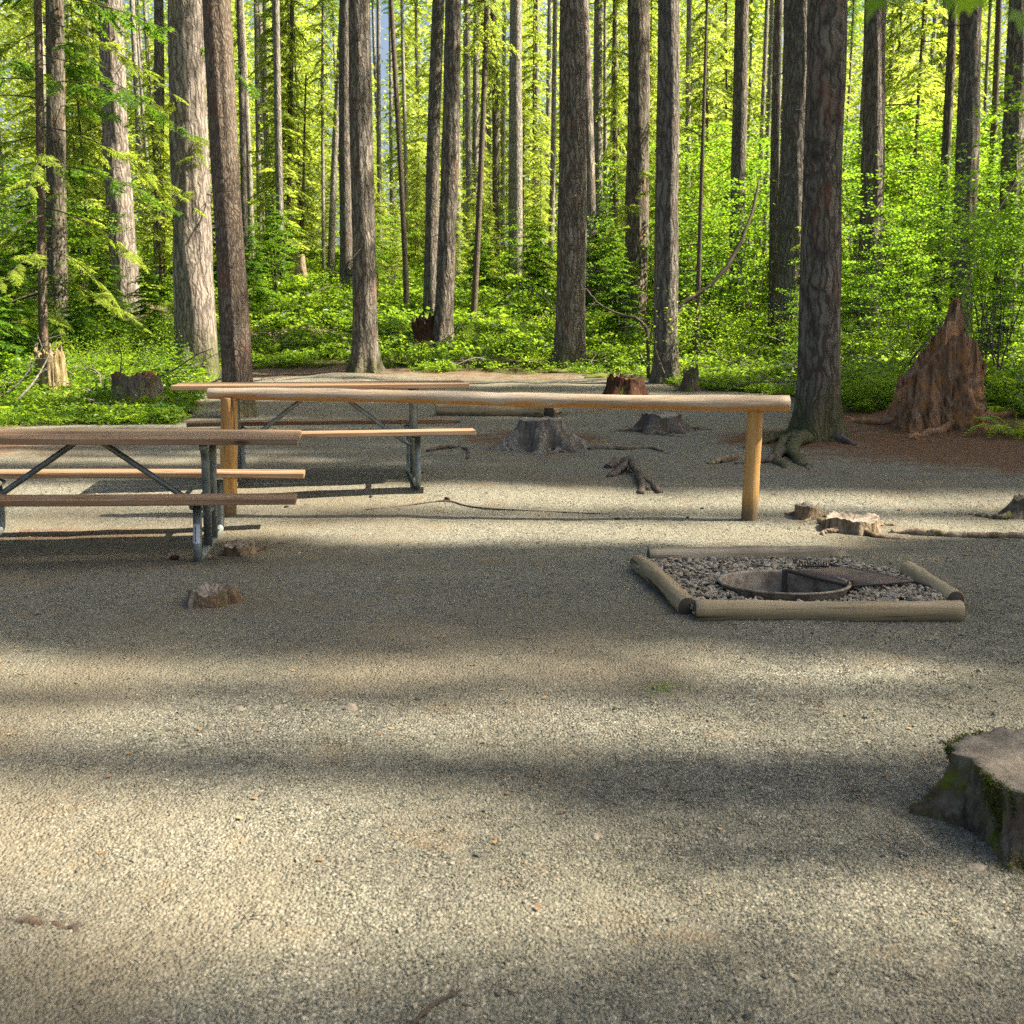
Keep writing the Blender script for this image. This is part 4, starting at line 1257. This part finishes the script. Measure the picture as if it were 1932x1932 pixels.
for i, (pix, ra, rb_) in enumerate((([(1545, 822, .05), (1500, 842, .06), (1492, 858, .05), (1508, 872, .02), (1528, 886, -.03)], .10, .04), ([(1510, 828, .05), (1478, 840, .05), (1462, 866, .03), (1480, 884, -.02)], .08, .035),
                                     ([(1510, 824, .06), (1470, 828, .04), (1440, 838, .02), (1400, 846, -.03)], .09, .03), ([(1560, 826, .05), (1592, 834, .03), (1622, 842, -.03)], .08, .03), ([(1490, 850, .05), (1455, 872, .03), (1420, 874, .01), (1385, 876, -.02)], .05, .03))):
    W = [ground(q[0], q[1]) + Vector((0, 0, q[2])) - bigfir.location for q in pix]
    put('root', root_mesh('root', W, ra, rb_, 80 + i, M_BARK_MOSS if i < 3 else M_ST_GREY, 10, 24), bigfir)
tree('thin pale leaning trunk right of the large pair', 1610, 568, 1634, 10, 'x', 12, dead=3)
tree('rough fir in the leafy right background, left of the rotten stump', 1637, 650, 1660, 44, 'f', 12, flare=.2, dead=3)
tree('dark slanting trunk just left of the fir behind the rotten stump', 1764, 645, 1790, 18, 'm', 11)
tree('tall dark fir rising directly behind the huge rotten stump', 1806, 700, 1832, 44, 'f', 11, flare=.2, dead=5)
tree('slim brown trunk right of the fir behind the rotten stump', 1850, 600, 1882, 13, 'h', 10, 'c', .2, 22, dead=4)
tree('dark trunk cut off by the right edge of the view', 1890, 655, 1922, 40, 'f', 11, dead=3)

def limb(label, pix, r0, r1, seed):
    W = [at_depth(x, y, Y) for x, y, Y in pix]
    W[0].z = min(W[0].z, tz(W[0].x, W[0].y) - .05)
    b = W[0].copy()
    t = thing('leaning_stem', label, 'stem', b)
    put('stem', root_mesh('stem', [w - b for w in W], r0, r1, seed, M_TWIG, 8, 26), t)
    r = random.Random(seed)
    for i in range(7):
        f = W[1 + i % (len(W) - 1)] - b
        put('branch', r.choice(DEADB), t, f, (0, r.uniform(-.8, .2), r.uniform(0, 6.28)), r.uniform(.4, .9))
limb('dark mossy stem arching up to the right beside the rough dark fir', [(1262, 640, 27.5), (1272, 585, 27.5), (1305, 562, 27.6), (1340, 540, 27.8), (1375, 500, 28), (1400, 455, 28.3), (1420, 400, 28.6), (1432, 340, 29)], .075, .03, 91)
limb('thin dark stem curving down to the left beside the rough dark fir', [(1226, 660, 27.5), (1222, 618, 27.6), (1200, 600, 27.8), (1165, 592, 28), (1130, 575, 28.2), (1106, 545, 28.5)], .05, .018, 92)
limb('bare grey stem slanting up to the right across the leafy right background', [(1700, 690, 24.0), (1730, 660, 24), (1790, 620, 24.1), (1830, 520, 24.3), (1880, 400, 24.6), (1925, 330, 25)], .03, .012, 93)
# far, pale, thin trunks: nothing tells these apart
FAR = thing('slender_far_tree', 'thin pale trunk far back in the bright foliage', 'tree', (0, 0, 0), 0, 'thin pale trunks far back')
put('trunk', trunk_mesh('trunk', (0, 0), 22, .14, .2, 900, M_BARK_FAR_LIT, 10, 22), FAR)
put('crown', CANOPY[0], FAR, (0, 0, 15), None, (.38, .38, .5))
YT = thing('young_conifer', 'bright green young conifer filling the background', 'tree', (0, 0, 0), 0, 'bright young conifers in the background')
put('trunk', trunk_mesh('trunk', (0, 0), 14, .09, .2, 901, M_BARK_FINE, 8, 20, taper=.15), YT)
put('crown', YOUNG[0], YT, (0, 0, 1.6), None, (1, 1, 1.05))

def place(proto, first, x, y, s, rz, crown_pool=None, tilt=0.0):
    o = proto if first else copy_tree(proto)
    o.location = (x, y, tz(x, y) - .05)
    o.scale = (s, s, s)
    o.rotation_euler = (tilt, tilt * .6, rz)
    kd = {'slender_far_tree': 'thin pale trunk', 'young_conifer': 'bright young conifer', 'vine_maple': 'leafy vine maple', 'hemlock_sapling': 'hemlock sapling', 'huckleberry_bush': 'low leafy bush', 'sword_fern': 'sword fern'}[proto.name.split('.')[0]]
    lo, hi = {'slender_far_tree': (1.0, 1.25), 'young_conifer': (.45, .95), 'vine_maple': (.85, 1.2), 'hemlock_sapling': (.85, 1.1), 'huckleberry_bush': (.5, .8), 'sword_fern': (.95, 1.15)}[proto.name.split('.')[0]]
    proto['group_label'] = proto.get('group_label', proto['label'])
    o['label'] = proto['group_label']
    place_label(o, kd, x, y, tz(x, y), 'small' if s < lo else ('large' if s > hi else 'medium'), None)
    if crown_pool:
        for ch in o.children:
            if ch.name.startswith('crown'):
                ch.data = rnd.choice(crown_pool)
    return o

LAND = [(64, 400, 'the drooping hemlock'), (225, 400, 'the second broad sunlit trunk'), (300, 300, 'the narrow grey trunk between sunlit trunks'), (366, 400, 'the broad pale fir'), (440, 400, 'the smooth brown trunk'), (560, 515, 'the sawn off snag'), (578, 300, 'the bare spindly tree'),
        (690, 400, 'the tall centre left fir'), (755, 300, 'the thin leaning bare trunk'), (820, 500, 'the twin trunks'), (905, 300, 'the crooked thin trunk'), (977, 300, 'the half sunlit grey trunk'), (1075, 400, 'the broad centre right fir'), (1130, 200, 'the bluish trunk'),
        (1200, 400, 'the spray covered dark fir'), (1254, 400, 'the rough dark fir'), (1322, 500, 'the forked young tree'), (1393, 400, 'the mid sized fir'), (1495, 400, 'the rear trunk of the large pair'), (1545, 600, 'the large mossy footed fir'), (1620, 300, 'the thin pale leaning trunk'),
        (1650, 500, 'the rough right fir'), (1772, 700, 'the rotten stump'), (1820, 300, 'the fir behind the rotten stump'), (1905, 400, 'the trunk at the right edge'), (100, 720, 'the straw coloured snag'), (262, 745, 'the dark overgrown stump')]
TAKEN = set()
def place_label(o, kind, x, y, z, size, top):
    # what sets a repeat apart: its size and the landmark that it stands beside in the view
    px, py = project(x, y, z)
    px, py = float(px), float(py)
    dep = 'close' if y < 27 else ('mid distance' if y < 40 else ('far back' if y < 62 else 'farthest back'))
    for lx, ly, nm in sorted(LAND, key=lambda l: abs(l[0] - px))[:4]:
        off = px - lx
        w = 'just ' if abs(off) < 25 else ('well ' if abs(off) > 70 else '')
        side = w + ('left of ' if off < 0 else 'right of ')
        for form in ('%s %s %s%s' % (size, kind, side, nm), '%s %s %s%s, %s' % (size, kind, side, nm, dep)):
            if form not in TAKEN and len(form.split()) <= 16:
                TAKEN.add(form)
                o['label'] = form
                return

n_far = 0
tries = 0
used = list(tree_xy)
FARPX = [487, 504, 518, 528, 723, 772, 880, 1010, 1036, 1148, 1432, 1420, 1350, 1690, 1712, 1735, 1755, 20, 140, 160, 265, 320, 700, 950, 1090, 1290, 1450, 1600, 1850, 1905]
for i, px in enumerate(FARPX):
    Y = rnd.uniform(50, 78)
    x = (px - CPX) / FPX * Y
    place(FAR, i == 0, x, Y, rnd.uniform(.85, 1.35), rnd.uniform(0, 6.28), CANOPY, rnd.uniform(-.025, .025))
for i in range(84):
    Y = rnd.uniform(46, 95)
    x = rnd.uniform(-.62, .62) * Y
    place(FAR, False, x, Y, rnd.uniform(.9, 1.5), rnd.uniform(0, 6.28), CANOPY, rnd.uniform(-.025, .025))

# young conifers: the luminous green wall behind the trunks
spots = []
r2 = random.Random(33)
for _ in range(9000):
    Y = 38 + 52 * r2.random() ** .9
    x = r2.uniform(-.64, .64) * Y
    if Y < 49 and -13 < x < 13:
        continue
    if all(abs(x - a) > 8.0 or abs(Y - b) > 2.6 for a, b, _ in spots):
        spots.append((x, Y, r2.uniform(.6, 1.2)))
for i, (x, y, s) in enumerate(spots):
    place(YT, i == 0, x, y, s, r2.uniform(0, 6.28), YOUNG, r2.uniform(-.03, .03))

# bright low saplings on the sunlit bank
r4 = random.Random(12)
k = 0
while k < 46:
    px, py = r4.uniform(400, 1500), r4.uniform(470, 600)
    p = ground(px, py)
    if (430 < px < 700 and py > 520) or (720 < px < 1050 and py > 560) or p.y < 34 or p.y > 58 or min(math.hypot(p.x - a, p.y - b) for a, b in tree_xy) < 1.2 or float(veg_mask(p.x, p.y)) < .5:
        continue
    place(YT, False, p.x, p.y, r4.uniform(.2, .46), r4.uniform(0, 6.28), YOUNG, r4.uniform(-.06, .06))
    k += 1

# vine maples: layered leafy understory on the right and scattered
VM = thing('vine_maple', 'many stemmed vine maple with layered bright green leaves', 'shrub', (0, 0, 0), 0, 'vine maples of the understory')
for me in STEMS[0]:
    put('stem', me, VM)
put('crown', MAPLE[0], VM, (0, 0, .55))
vm = [(1668, 706, .75), (1842, 722, .7), (1880, 740, .6), (1520, 715, .5), (1615, 700, .6), (1345, 668, .8), (1290, 655, .75), (1560, 700, .7), (1610, 610, 1.3), (1700, 600, 1.4), (1740, 560, 1.5), (1890, 600, 1.4), (1960, 690, 1.1), (1420, 570, 1.4), (1330, 560, 1.4), (1680, 520, 1.5), (1150, 560, 1.1), (1800, 650, 1.0), (1855, 720, .8), (1330, 640, 1.0), (1420, 640, .95), (1285, 560, 1.1), (1610, 650, 1.0), (1690, 640, 1.15), (1720, 690, .85), (1860, 650, 1.2), (1905, 700, 1.0), (1950, 640, 1.3), (2010, 740, 1.1), (1770, 600, 1.2), (1560, 600, 1.1), (1460, 590, 1.1),
      (1160, 620, .8), (1000, 590, .7), (60, 640, 1.0), (170, 650, .8), (-30, 690, 1.1), (20, 600, 1.2), (520, 560, .7), (740, 560, .7), (1655, 560, 1.25), (1840, 560, 1.3), (1500, 540, 1.2), (1930, 580, 1.4), (1380, 545, 1.1), (1250, 600, .8)]
for i, (px, py, s) in enumerate(vm):
    p = ground(px, py)
    o = place(VM, i == 0, p.x, p.y, s * rnd.uniform(.9, 1.1), rnd.uniform(0, 6.28))
    for ch in o.children:
        if ch.name.startswith('crown'):
            ch.data = rnd.choice(MAPLE)

# saplings and bushes
SP = thing('hemlock_sapling', 'small drooping hemlock sapling in the undergrowth', 'sapling', (0, 0, 0), 0, 'hemlock saplings in the undergrowth')
put('stem', trunk_mesh('stem', (0, 0), 3.5, .025, .2, 910, M_BARK_FINE, 6, 10, taper=.2), SP)
put('crown', SAPL[0], SP, (0, 0, .25))
sap = [(150, 700, .7), (30, 740, .8), (200, 660, .9), (-40, 760, 1.0), (10, 690, 1.1), (285, 640, .8), (480, 590, .9), (520, 545, 1.1), (1140, 600, 1.2), (1170, 660, .9), (1340, 620, 1.1), (1010, 560, 1.0), (905, 560, .9), (1560, 640, .9), (1880, 690, .9), (430, 560, 1.2), (160, 600, 1.3), (70, 610, 1.4), (700, 560, .9), (1280, 640, .9)]
for i, (px, py, s) in enumerate(sap):
    p = ground(px, py)
    o = place(SP, i == 0, p.x, p.y, s, rnd.uniform(0, 6.28))
    for ch in o.children:
        if ch.name.startswith('crown'):
            ch.data = rnd.choice(SAPL)

BU = thing('huckleberry_bush', 'rounded low leafy bush on the forest floor', 'bush', (0, 0, 0), 0, 'low leafy bushes on the forest floor')
put('foliage', BUSH[0], BU)
st = stem_mesh('stem', 460, .8, .5, 3, .012)
for me in st:
    put('stem', me, BU)
nb = 0
r3 = random.Random(5)
while nb < 150:
    px, py = r3.uniform(-120, 2060), r3.uniform(560, 790)
    e = np.interp(px, EX, EY)
    if py > e - 8 or (465 < px < 665 and 575 < py < 690) or (258 < px < 335 and py < 640):
        continue
    p = ground(px, py)
    if p.y > 60 or not (float(veg_mask(p.x, p.y)) > .8) or min(math.hypot(p.x - a, p.y - b) for a, b in tree_xy) < .6:
        continue
    s = r3.uniform(.45, 1.05) * (.72 if py > e - 50 else 1.0)
    o = place(BU, nb == 0, p.x, p.y, s, r3.uniform(0, 6.28))
    o.scale = (s, s, s * r3.uniform(.7, 1.1))
    for ch in o.children:
        if ch.name.startswith('foliage'):
            ch.data = r3.choice(BUSH)
    nb += 1

for (px, py, s_) in ((318, 768, .6), (205, 775, .6), (340, 742, .9), (300, 748, .9), (20, 760, .9), (175, 748, .8), (-15, 780, .8)):
    p = ground(px, py)
    o = place(BU, False, p.x, p.y, s_, r3.uniform(0, 6.28))
    for ch in o.children:
        if ch.name.startswith('foliage'):
            ch.data = r3.choice(BUSH)
for k in range(46):
    px, py = (r3.uniform(-60, 345), r3.uniform(600, 728)) if k < 28 else (r3.uniform(1270, 1960), r3.uniform(620, 735))
    p = ground(px, py)
    if 258 < px < 335 and py < 640 or min(math.hypot(p.x - a, p.y - b) for a, b in tree_xy) < .5 or float(veg_mask(p.x, p.y)) < .8:
        continue
    o = place(BU, False, p.x, p.y, r3.uniform(.9, 1.5), r3.uniform(0, 6.28))
    for ch in o.children:
        if ch.name.startswith('foliage'):
            ch.data = r3.choice(BUSH)
FE = thing('sword_fern', 'arching sword fern on the forest floor', 'fern', (0, 0, 0), 0, 'sword ferns on the forest floor')
put('frond_rosette', FERN[0], FE)
fe = [(250, 690, 1.2), (150, 735, 1.2), (90, 715, 1.3), (330, 700, 1.1), (505, 668, 1.0), (560, 672, .9), (630, 676, 1.0), (750, 668, 1.0), (880, 672, 1.1), (960, 676, 1.0), (1140, 660, 1.1), (1290, 705, 1.0), (1350, 722, 1.0), (1420, 728, 1.0), (1600, 745, 1.1), (1640, 730, 1.2), (1680, 700, 1.2), (1720, 720, 1.1), (1860, 730, 1.2), (1930, 715, 1.3), (1545, 735, 1.0), (500, 600, 1.2), (560, 620, 1.1), (850, 625, 1.1), (960, 600, 1.2), (1050, 620, 1.1), (1250, 650, 1.1), (1440, 650, 1.2), (1570, 650, 1.2), (70, 770, 1.2), (30, 790, 1.3), (130, 785, .9), (300, 740, .8), (205, 770, .9), (330, 770, .8), (1880, 780, 1.1), (1910, 820, 1.2), (600, 590, 1.0), (1450, 700, 1.0), (930, 650, 1.0), (1010, 690, .9), (1380, 700, 1.0), (1620, 700, 1.1), (1580, 690, 1.0), (1900, 745, 1.2), (10, 760, 1.2), (1690, 745, .9), (1120, 690, .8)]
for i, (px, py, s) in enumerate(fe):
    p = ground(px, py)
    o = place(FE, i == 0, p.x, p.y, s, rnd.uniform(0, 6.28))
    o.children[0].data = rnd.choice(FERN)

def groundcover():
    n = 90000
    y = 15 + 60 * NP.random(n) ** 1.35
    x = NP.uniform(-1, 1, n) * (.56 * y + 3)
    m = veg_mask(x, y)
    patch = fbm(x * .35, y * .35, 77)
    keep = NP.random(n) < m * np.clip((patch - .28) * 3.2, .12, 1) * np.where(y < 30, 1, .75)
    for (a, b) in tree_xy:
        keep &= np.hypot(x - a, y - b) > .42
    x, y = x[keep], y[keep]
    n = len(x)
    s = NP.uniform(.55, 1.25, n) * (1 + .02 * (y - 15))
    px, py = project(x, y, terrain(x, y))
    near = np.interp(px, EX, EY) - py
    s = s * np.clip(.45 + near / 60, .45, 1)
    print('groundcover', n)
    scatter('ground_cover', np.column_stack([x, y, terrain(x, y) - .01]), np.column_stack([NP.normal(0, .12, (n, 2)), NP.uniform(0, 6.28, n)]), np.column_stack([s, s, s * NP.uniform(.7, 1.3, n)]),
            NP.integers(0, 4, n), LOWP, 'low leafy ground cover spreading over the forest floor', 'ground cover')
groundcover()

def far_forest():
    r = np.random.default_rng(88)
    C = []
    for i in range(540):
        Y = r.uniform(88, 125)
        x = r.uniform(-.75, .75) * Y
        H = r.uniform(18, 36)
        n = 520
        u = r.random(n) ** .8
        rad = 3.0 * (1 - u) ** .7 + .3
        a = r.uniform(0, 6.28, n)
        q = rad * np.sqrt(r.random(n))
        C.append(np.column_stack([x + np.cos(a) * q, Y + np.sin(a) * q, tz(x, Y) + 1 + u * H]))
    C = np.vstack(C)
    n = len(C)
    b = r.uniform(0, 6.28, n)
    K = kites(C, np.column_stack([np.cos(b), np.sin(b), r.uniform(-.7, 0, n)]), np.column_stack([r.normal(0, 1, (n, 2)), np.ones(n) * .8]), r.uniform(.3, .75, n), r.uniform(.13, .28, n))
    V = K.reshape(-1, 3)
    o = put('distant_forest', mesh_quads('distant_forest', V, np.arange(len(V)).reshape(-1, 4), [M_LEAF_YOUNG]))
    tag(o, 'hazy mass of far conifers closing off the view', 'forest', None, 'stuff')
far_forest()

# ------------------------------------------------------------------ unseen firs added beyond the right edge, crowns shaped to shade the clearing
def shade_tree(x, y, H, r, cs, cscale, k):
    t = thing('conifer_tree', 'unseen fir added beyond the right edge to shade the clearing', 'tree', (x, y, tz(x, y)), 0, 'unseen firs added for their shade')
    put('trunk', trunk_mesh('trunk', (rnd.uniform(-.01, .01), rnd.uniform(-.008, .008)), H, r, .3, int(x * 31 + y * 17), M_BARK, 20, 30), t)
    me = CANOPY[k % 3] if cscale < 0 else DENSE[k % 2]
    cscale = abs(cscale)
    put('crown', me, t, (0, 0, cs), (0, 0, rnd.uniform(0, 6.28)), (cscale, cscale, (H + 1 - cs) / 15))
SHADE = [(28, 1.5, 42, .35, 20, .46), (34, 1.4, 44, .35, 24, .48), (31, 1.15, 43, .3, 22, .5), (30, 1.9, 41, .3, 34, .24), (24.6, 2.75, 27, .22, 14, .40), (21.9, 3.0, 24, .2, 11, .34),
         (31, 3.42, 37, .2, 32, .11), (33, 3.50, 37, .2, 33, .09), (26, 4.0, 25.5, .3, 17, .20),
         (28, 5.1, 40, .3, 19, .36), (30, 6.1, 33, .3, 21, -.55), (33, 6.0, 46, .3, 36, .5), (26, 6.95, 40, .3, 19, .30), (35, 5.9, 44, .3, 25, -.6), (34, 7.5, 35, .2, 31, .16), (30, 7.5, 38, .2, 35, .18), (33, 9.8, 36, .2, 31, .16), (27, 4.1, 40, .13, 20, -.18), (31, 8.6, 42, .15, 22, -.2),
         (29, 10.7, 40, .3, 19, .50), (27.5, 13.2, 40, .3, 19, .75), (33, 12.2, 42, .3, 22, .70), (31, 16.5, 42, .35, 20, .8), (25, 19.5, 40, .3, 20, .7), (36, 20, 42, .3, 22, .7), (30, 23, 42, .3, 20, .7), (27, 27, 42, .3, 20, -.6),
         (37, 31, 42, .35, 20, -.6), (23, 11.1, 38, .3, 18, .45), (24, 15.0, 38, .3, 18, .7), (34, 10.4, 44, .3, 24, -.5), (36, 15, 44, .3, 24, .8), (23, 18, 38, .3, 18, .7)]
for i, a in enumerate(SHADE):
    shade_tree(*a, i)

# ------------------------------------------------------------------ overhanging maple at the right, its tip leaves close to the lens
def near_maple():
    base = Vector((2.0, .4, tz(2.0, .4)))
    t = thing('vine_maple', 'blurred green leaves hanging in at the top right corner', 'shrub', base)
    tips = [((-1.42, .86, 1.93), 0), ((-1.25, .84, 1.95), 1), ((.3, .2, 3.4), 2)]
    mb = MB()
    r = np.random.default_rng(9)
    for i, ((dx, dy, dz), _) in enumerate(tips):
        s = np.linspace(0, 1, 10)
        P = np.stack([dx * s ** 1.6, dy * s ** 1.6, dz * (s ** .6)], 1)
        P[0, 2] = -.1
        put('stem', MB().tube(P, np.linspace(.022, .004, 10), 7).mesh('stem', [M_BARK_FINE]), t)
    # leaves with five lobes
    def leaf(c, d, n, l):
        d, n = Vector(d).normalized(), Vector(n).normalized()
        s = n.cross(d).normalized(); n = d.cross(s)
        out = [(0, 0)]
        for a, k in ((-100, .5), (-78, .38), (-50, .78), (-28, .5), (0, 1), (28, .5), (50, .78), (78, .38), (100, .5)):
            out.append((math.sin(R(a)) * k, math.cos(R(a)) * k))
        V = [Vector(c) + s * x * l + d * y * l - n * (x * x + y * y) * l * .18 for x, y in out]
        return V, [(0, i, i + 1, i + 2) for i in range(1, 9, 2)]
    lf = MB()
    for (px, py, Y) in ((1655, -6, 1.25), (1680, -20, 1.3), (1640, -28, 1.2), (1822, -10, 1.3), (1850, -16, 1.35), (1800, -26, 1.3), (1925, 22, 1.2), (1940, -10, 1.25), (1895, -22, 1.2), (1960, 40, 1.3), (1720, -34, 1.3), (1760, -34, 1.35)):
        c = at_depth(px, py, Y) - base
        V, F = leaf(c, (r.normal(0, .5), r.normal(-.2, .4), -.7), (r.normal(0, .3), -.6, .7), r.uniform(.022, .032))
        lf.add([tuple(v) for v in V], F)
    for i in range(60):
        a = r.normal(0, 1, 3) * np.array([.55, .5, .35]) + np.array([.25, .25, 2.75])
        V, F = leaf(a, (r.normal(0, 1), r.normal(0, 1), -.4), (r.normal(0, .35), r.normal(0, .35), 1), r.uniform(.035, .055))
        lf.add([tuple(v) for v in V], F)
    put('crown', lf.mesh('crown', [M_LEAF_MAPLE], False), t)
near_maple()

def fallen_twigs():
    r = np.random.default_rng(66)
    n = 900
    y = r.uniform(17, 48, n); x = r.uniform(-1, 1, n) * (.52 * y + 1)
    k = veg_mask(x, y) > .6
    x, y = x[k], y[k]
    n = len(x)
    s = r.uniform(.5, 1.8, n)
    scatter('fallen_twigs', np.column_stack([x, y, terrain(x, y) + r.uniform(.05, .5, n)]), np.column_stack([r.uniform(0, 6.28, n), r.normal(0, .35, n), r.uniform(0, 6.28, n)]), np.column_stack([s, s, s]), r.integers(0, 4, n), DEADP,
            'pale dead twigs and sticks caught in the undergrowth', 'twigs')
DEADP = []
for me in DEADB:
    m2 = me.copy(); m2.materials.clear(); m2.materials.append(M_ST_PALE); DEADP.append(m2)
fallen_twigs()

# ------------------------------------------------------------------ small things on the ground
def litter():
    mt = []
    r = np.random.default_rng(55)
    for k in range(4):
        s = np.linspace(0, 1, 5)
        P = np.stack([s - .5, .08 * np.sin(s * 4 + k), .01 + .02 * np.sin(s * 3)], 1)
        mt.append(MB().tube(P, np.linspace(.018, .008, 5), 4).mesh('twig', [M_TWIG if k % 2 else M_ST_STRAW]))
    for k in range(3):
        mt.append(mesh_quads('leaf_flake', [(-.5, 0, .01), (0, -.3, .05), (.5, 0, .02), (0, .3, .06)], [(0, 1, 2, 3)], [mat_plain('dry_leaf_%d' % k, [(.30, .17, .06), (.20, .11, .05), (.36, .26, .12)][k], .9)]))
    n = 9000
    y = np.sqrt(r.uniform(2.2 ** 2, 24 ** 2, n)); x = r.uniform(-1, 1, n) * (.52 * y + .3)
    k = (np.hypot(x - FIRE[0], y - FIRE[1]) > .42) & (veg_mask(x, y) < .3) & (r.random(n) < .25 + .75 * fbm(x * .5, y * .5, 90))
    x, y = x[k], y[k]
    n = len(x)
    pk = r.integers(0, 7, n)
    s = np.where(pk < 4, r.uniform(.025, .10, n), r.uniform(.010, .030, n))
    scatter('twig_litter', np.column_stack([x, y, terrain(x, y) + .006]), np.column_stack([r.normal(0, .06, (n, 2)), r.uniform(0, 6.28, n)]), np.column_stack([s, s, s]), pk, mt,
            'small fallen twigs and bark bits strewn over the gravel', 'litter')
litter()

M_ROCK = mat_stone('half_buried_rock', [(.22, .19, .14), (.27, .235, .18)], .9)
for i, (px, py, s, lb) in enumerate(((450, 1338, .075, 'leftmost of three half buried stones in the sunlit gravel'), (520, 1336, .06, 'middle one of three half buried stones in the sunlit gravel'), (660, 1334, .09, 'right one of three half buried stones in the sunlit gravel'),
                                     (1125, 1580, .035, 'single pale pebble on the lit gravel at lower centre'), (1838, 1640, .07, 'pale chip of stone at the foot of the big mossy stump'))):
    p = ground(px, py)
    tag(put('stone', rock_mesh('stone', 540 + i, M_ROCK, 2, .5), None, (p.x, p.y, p.z - s * .08), (0, 0, i), s), lb, 'stone')
cone_px = [(1165, 981, .035), (1297, 978, .03), (845, 944, .05), (1325, 960, .025), (330, 1055, .05), (700, 938, .03), (1390, 875, .03), (540, 957, .03)]
M_CONE = mat_plain('dark_cone', (.055, .03, .018), .95)
for i, (px, py, s) in enumerate(cone_px):
    p = ground(px, py)
    tag(put('pine_cone', rock_mesh('pine_cone', 560 + i, M_CONE, 2, .6), None, (p.x, p.y, p.z + s * .25), (0, 0, i), (s * 1.5, s, s)), 'small dark fir cone lying on the gravel', 'cone', 'fir cones on the gravel')
# fallen stick at the bottom
sp = [ground(x, y) for x, y in ((772, 1950), (800, 1918), (826, 1898), (852, 1884), (872, 1876))]
b0_ = sp[0].copy()
tag(put('fallen_stick', root_mesh('fallen_stick', [p - b0_ + Vector((0, 0, .012)) for p in sp], .006, .003, 71, M_TWIG, 6, 12), None, b0_), 'thin dark curved stick at the bottom edge', 'stick')
# tuft of grass on the gravel
r = np.random.default_rng(4)
gp = ground(1257, 1303)
C = np.column_stack([r.normal(0, .045, (60, 2)), r.uniform(.008, .02, 60)])
D = np.column_stack([r.normal(0, .6, (60, 2)), np.ones(60)])
K = kites(C, D, np.column_stack([r.normal(0, 1, (60, 2)), r.normal(0, .1, 60)]), r.uniform(.02, .045, 60), np.full(60, .004))
V = K.reshape(-1, 3)
tag(put('grass_tuft', mesh_quads('grass_tuft', V, np.arange(len(V)).reshape(-1, 4), [M_LEAF_LOW]), None, gp), 'tiny bright tuft of grass alone on the gravel', 'grass')

# moss cushions at the feet of the firs by the gravel edge
for (px, py, sx, lb) in ((1062, 700, .55, 'moss cushion at the foot of the broad grey fir'), (1125, 712, .6, 'yellow green moss cushion on the gravel edge between the firs'), (1210, 716, .4, 'moss cushion left of the rough dark fir'), (1590, 832, .3, 'moss cushion right of the large mossy footed fir')):
    p = ground(px, py)
    tag(put('moss_cushion', rock_mesh('moss_cushion', px, M_MOSS, 3, .3), None, (p.x, p.y, p.z - .02), (0, 0, .4), (sx * 1.5, sx, sx)), lb, 'moss')

for o in list(COL.objects):
    if 'group_label' in o:
        del o['group_label']
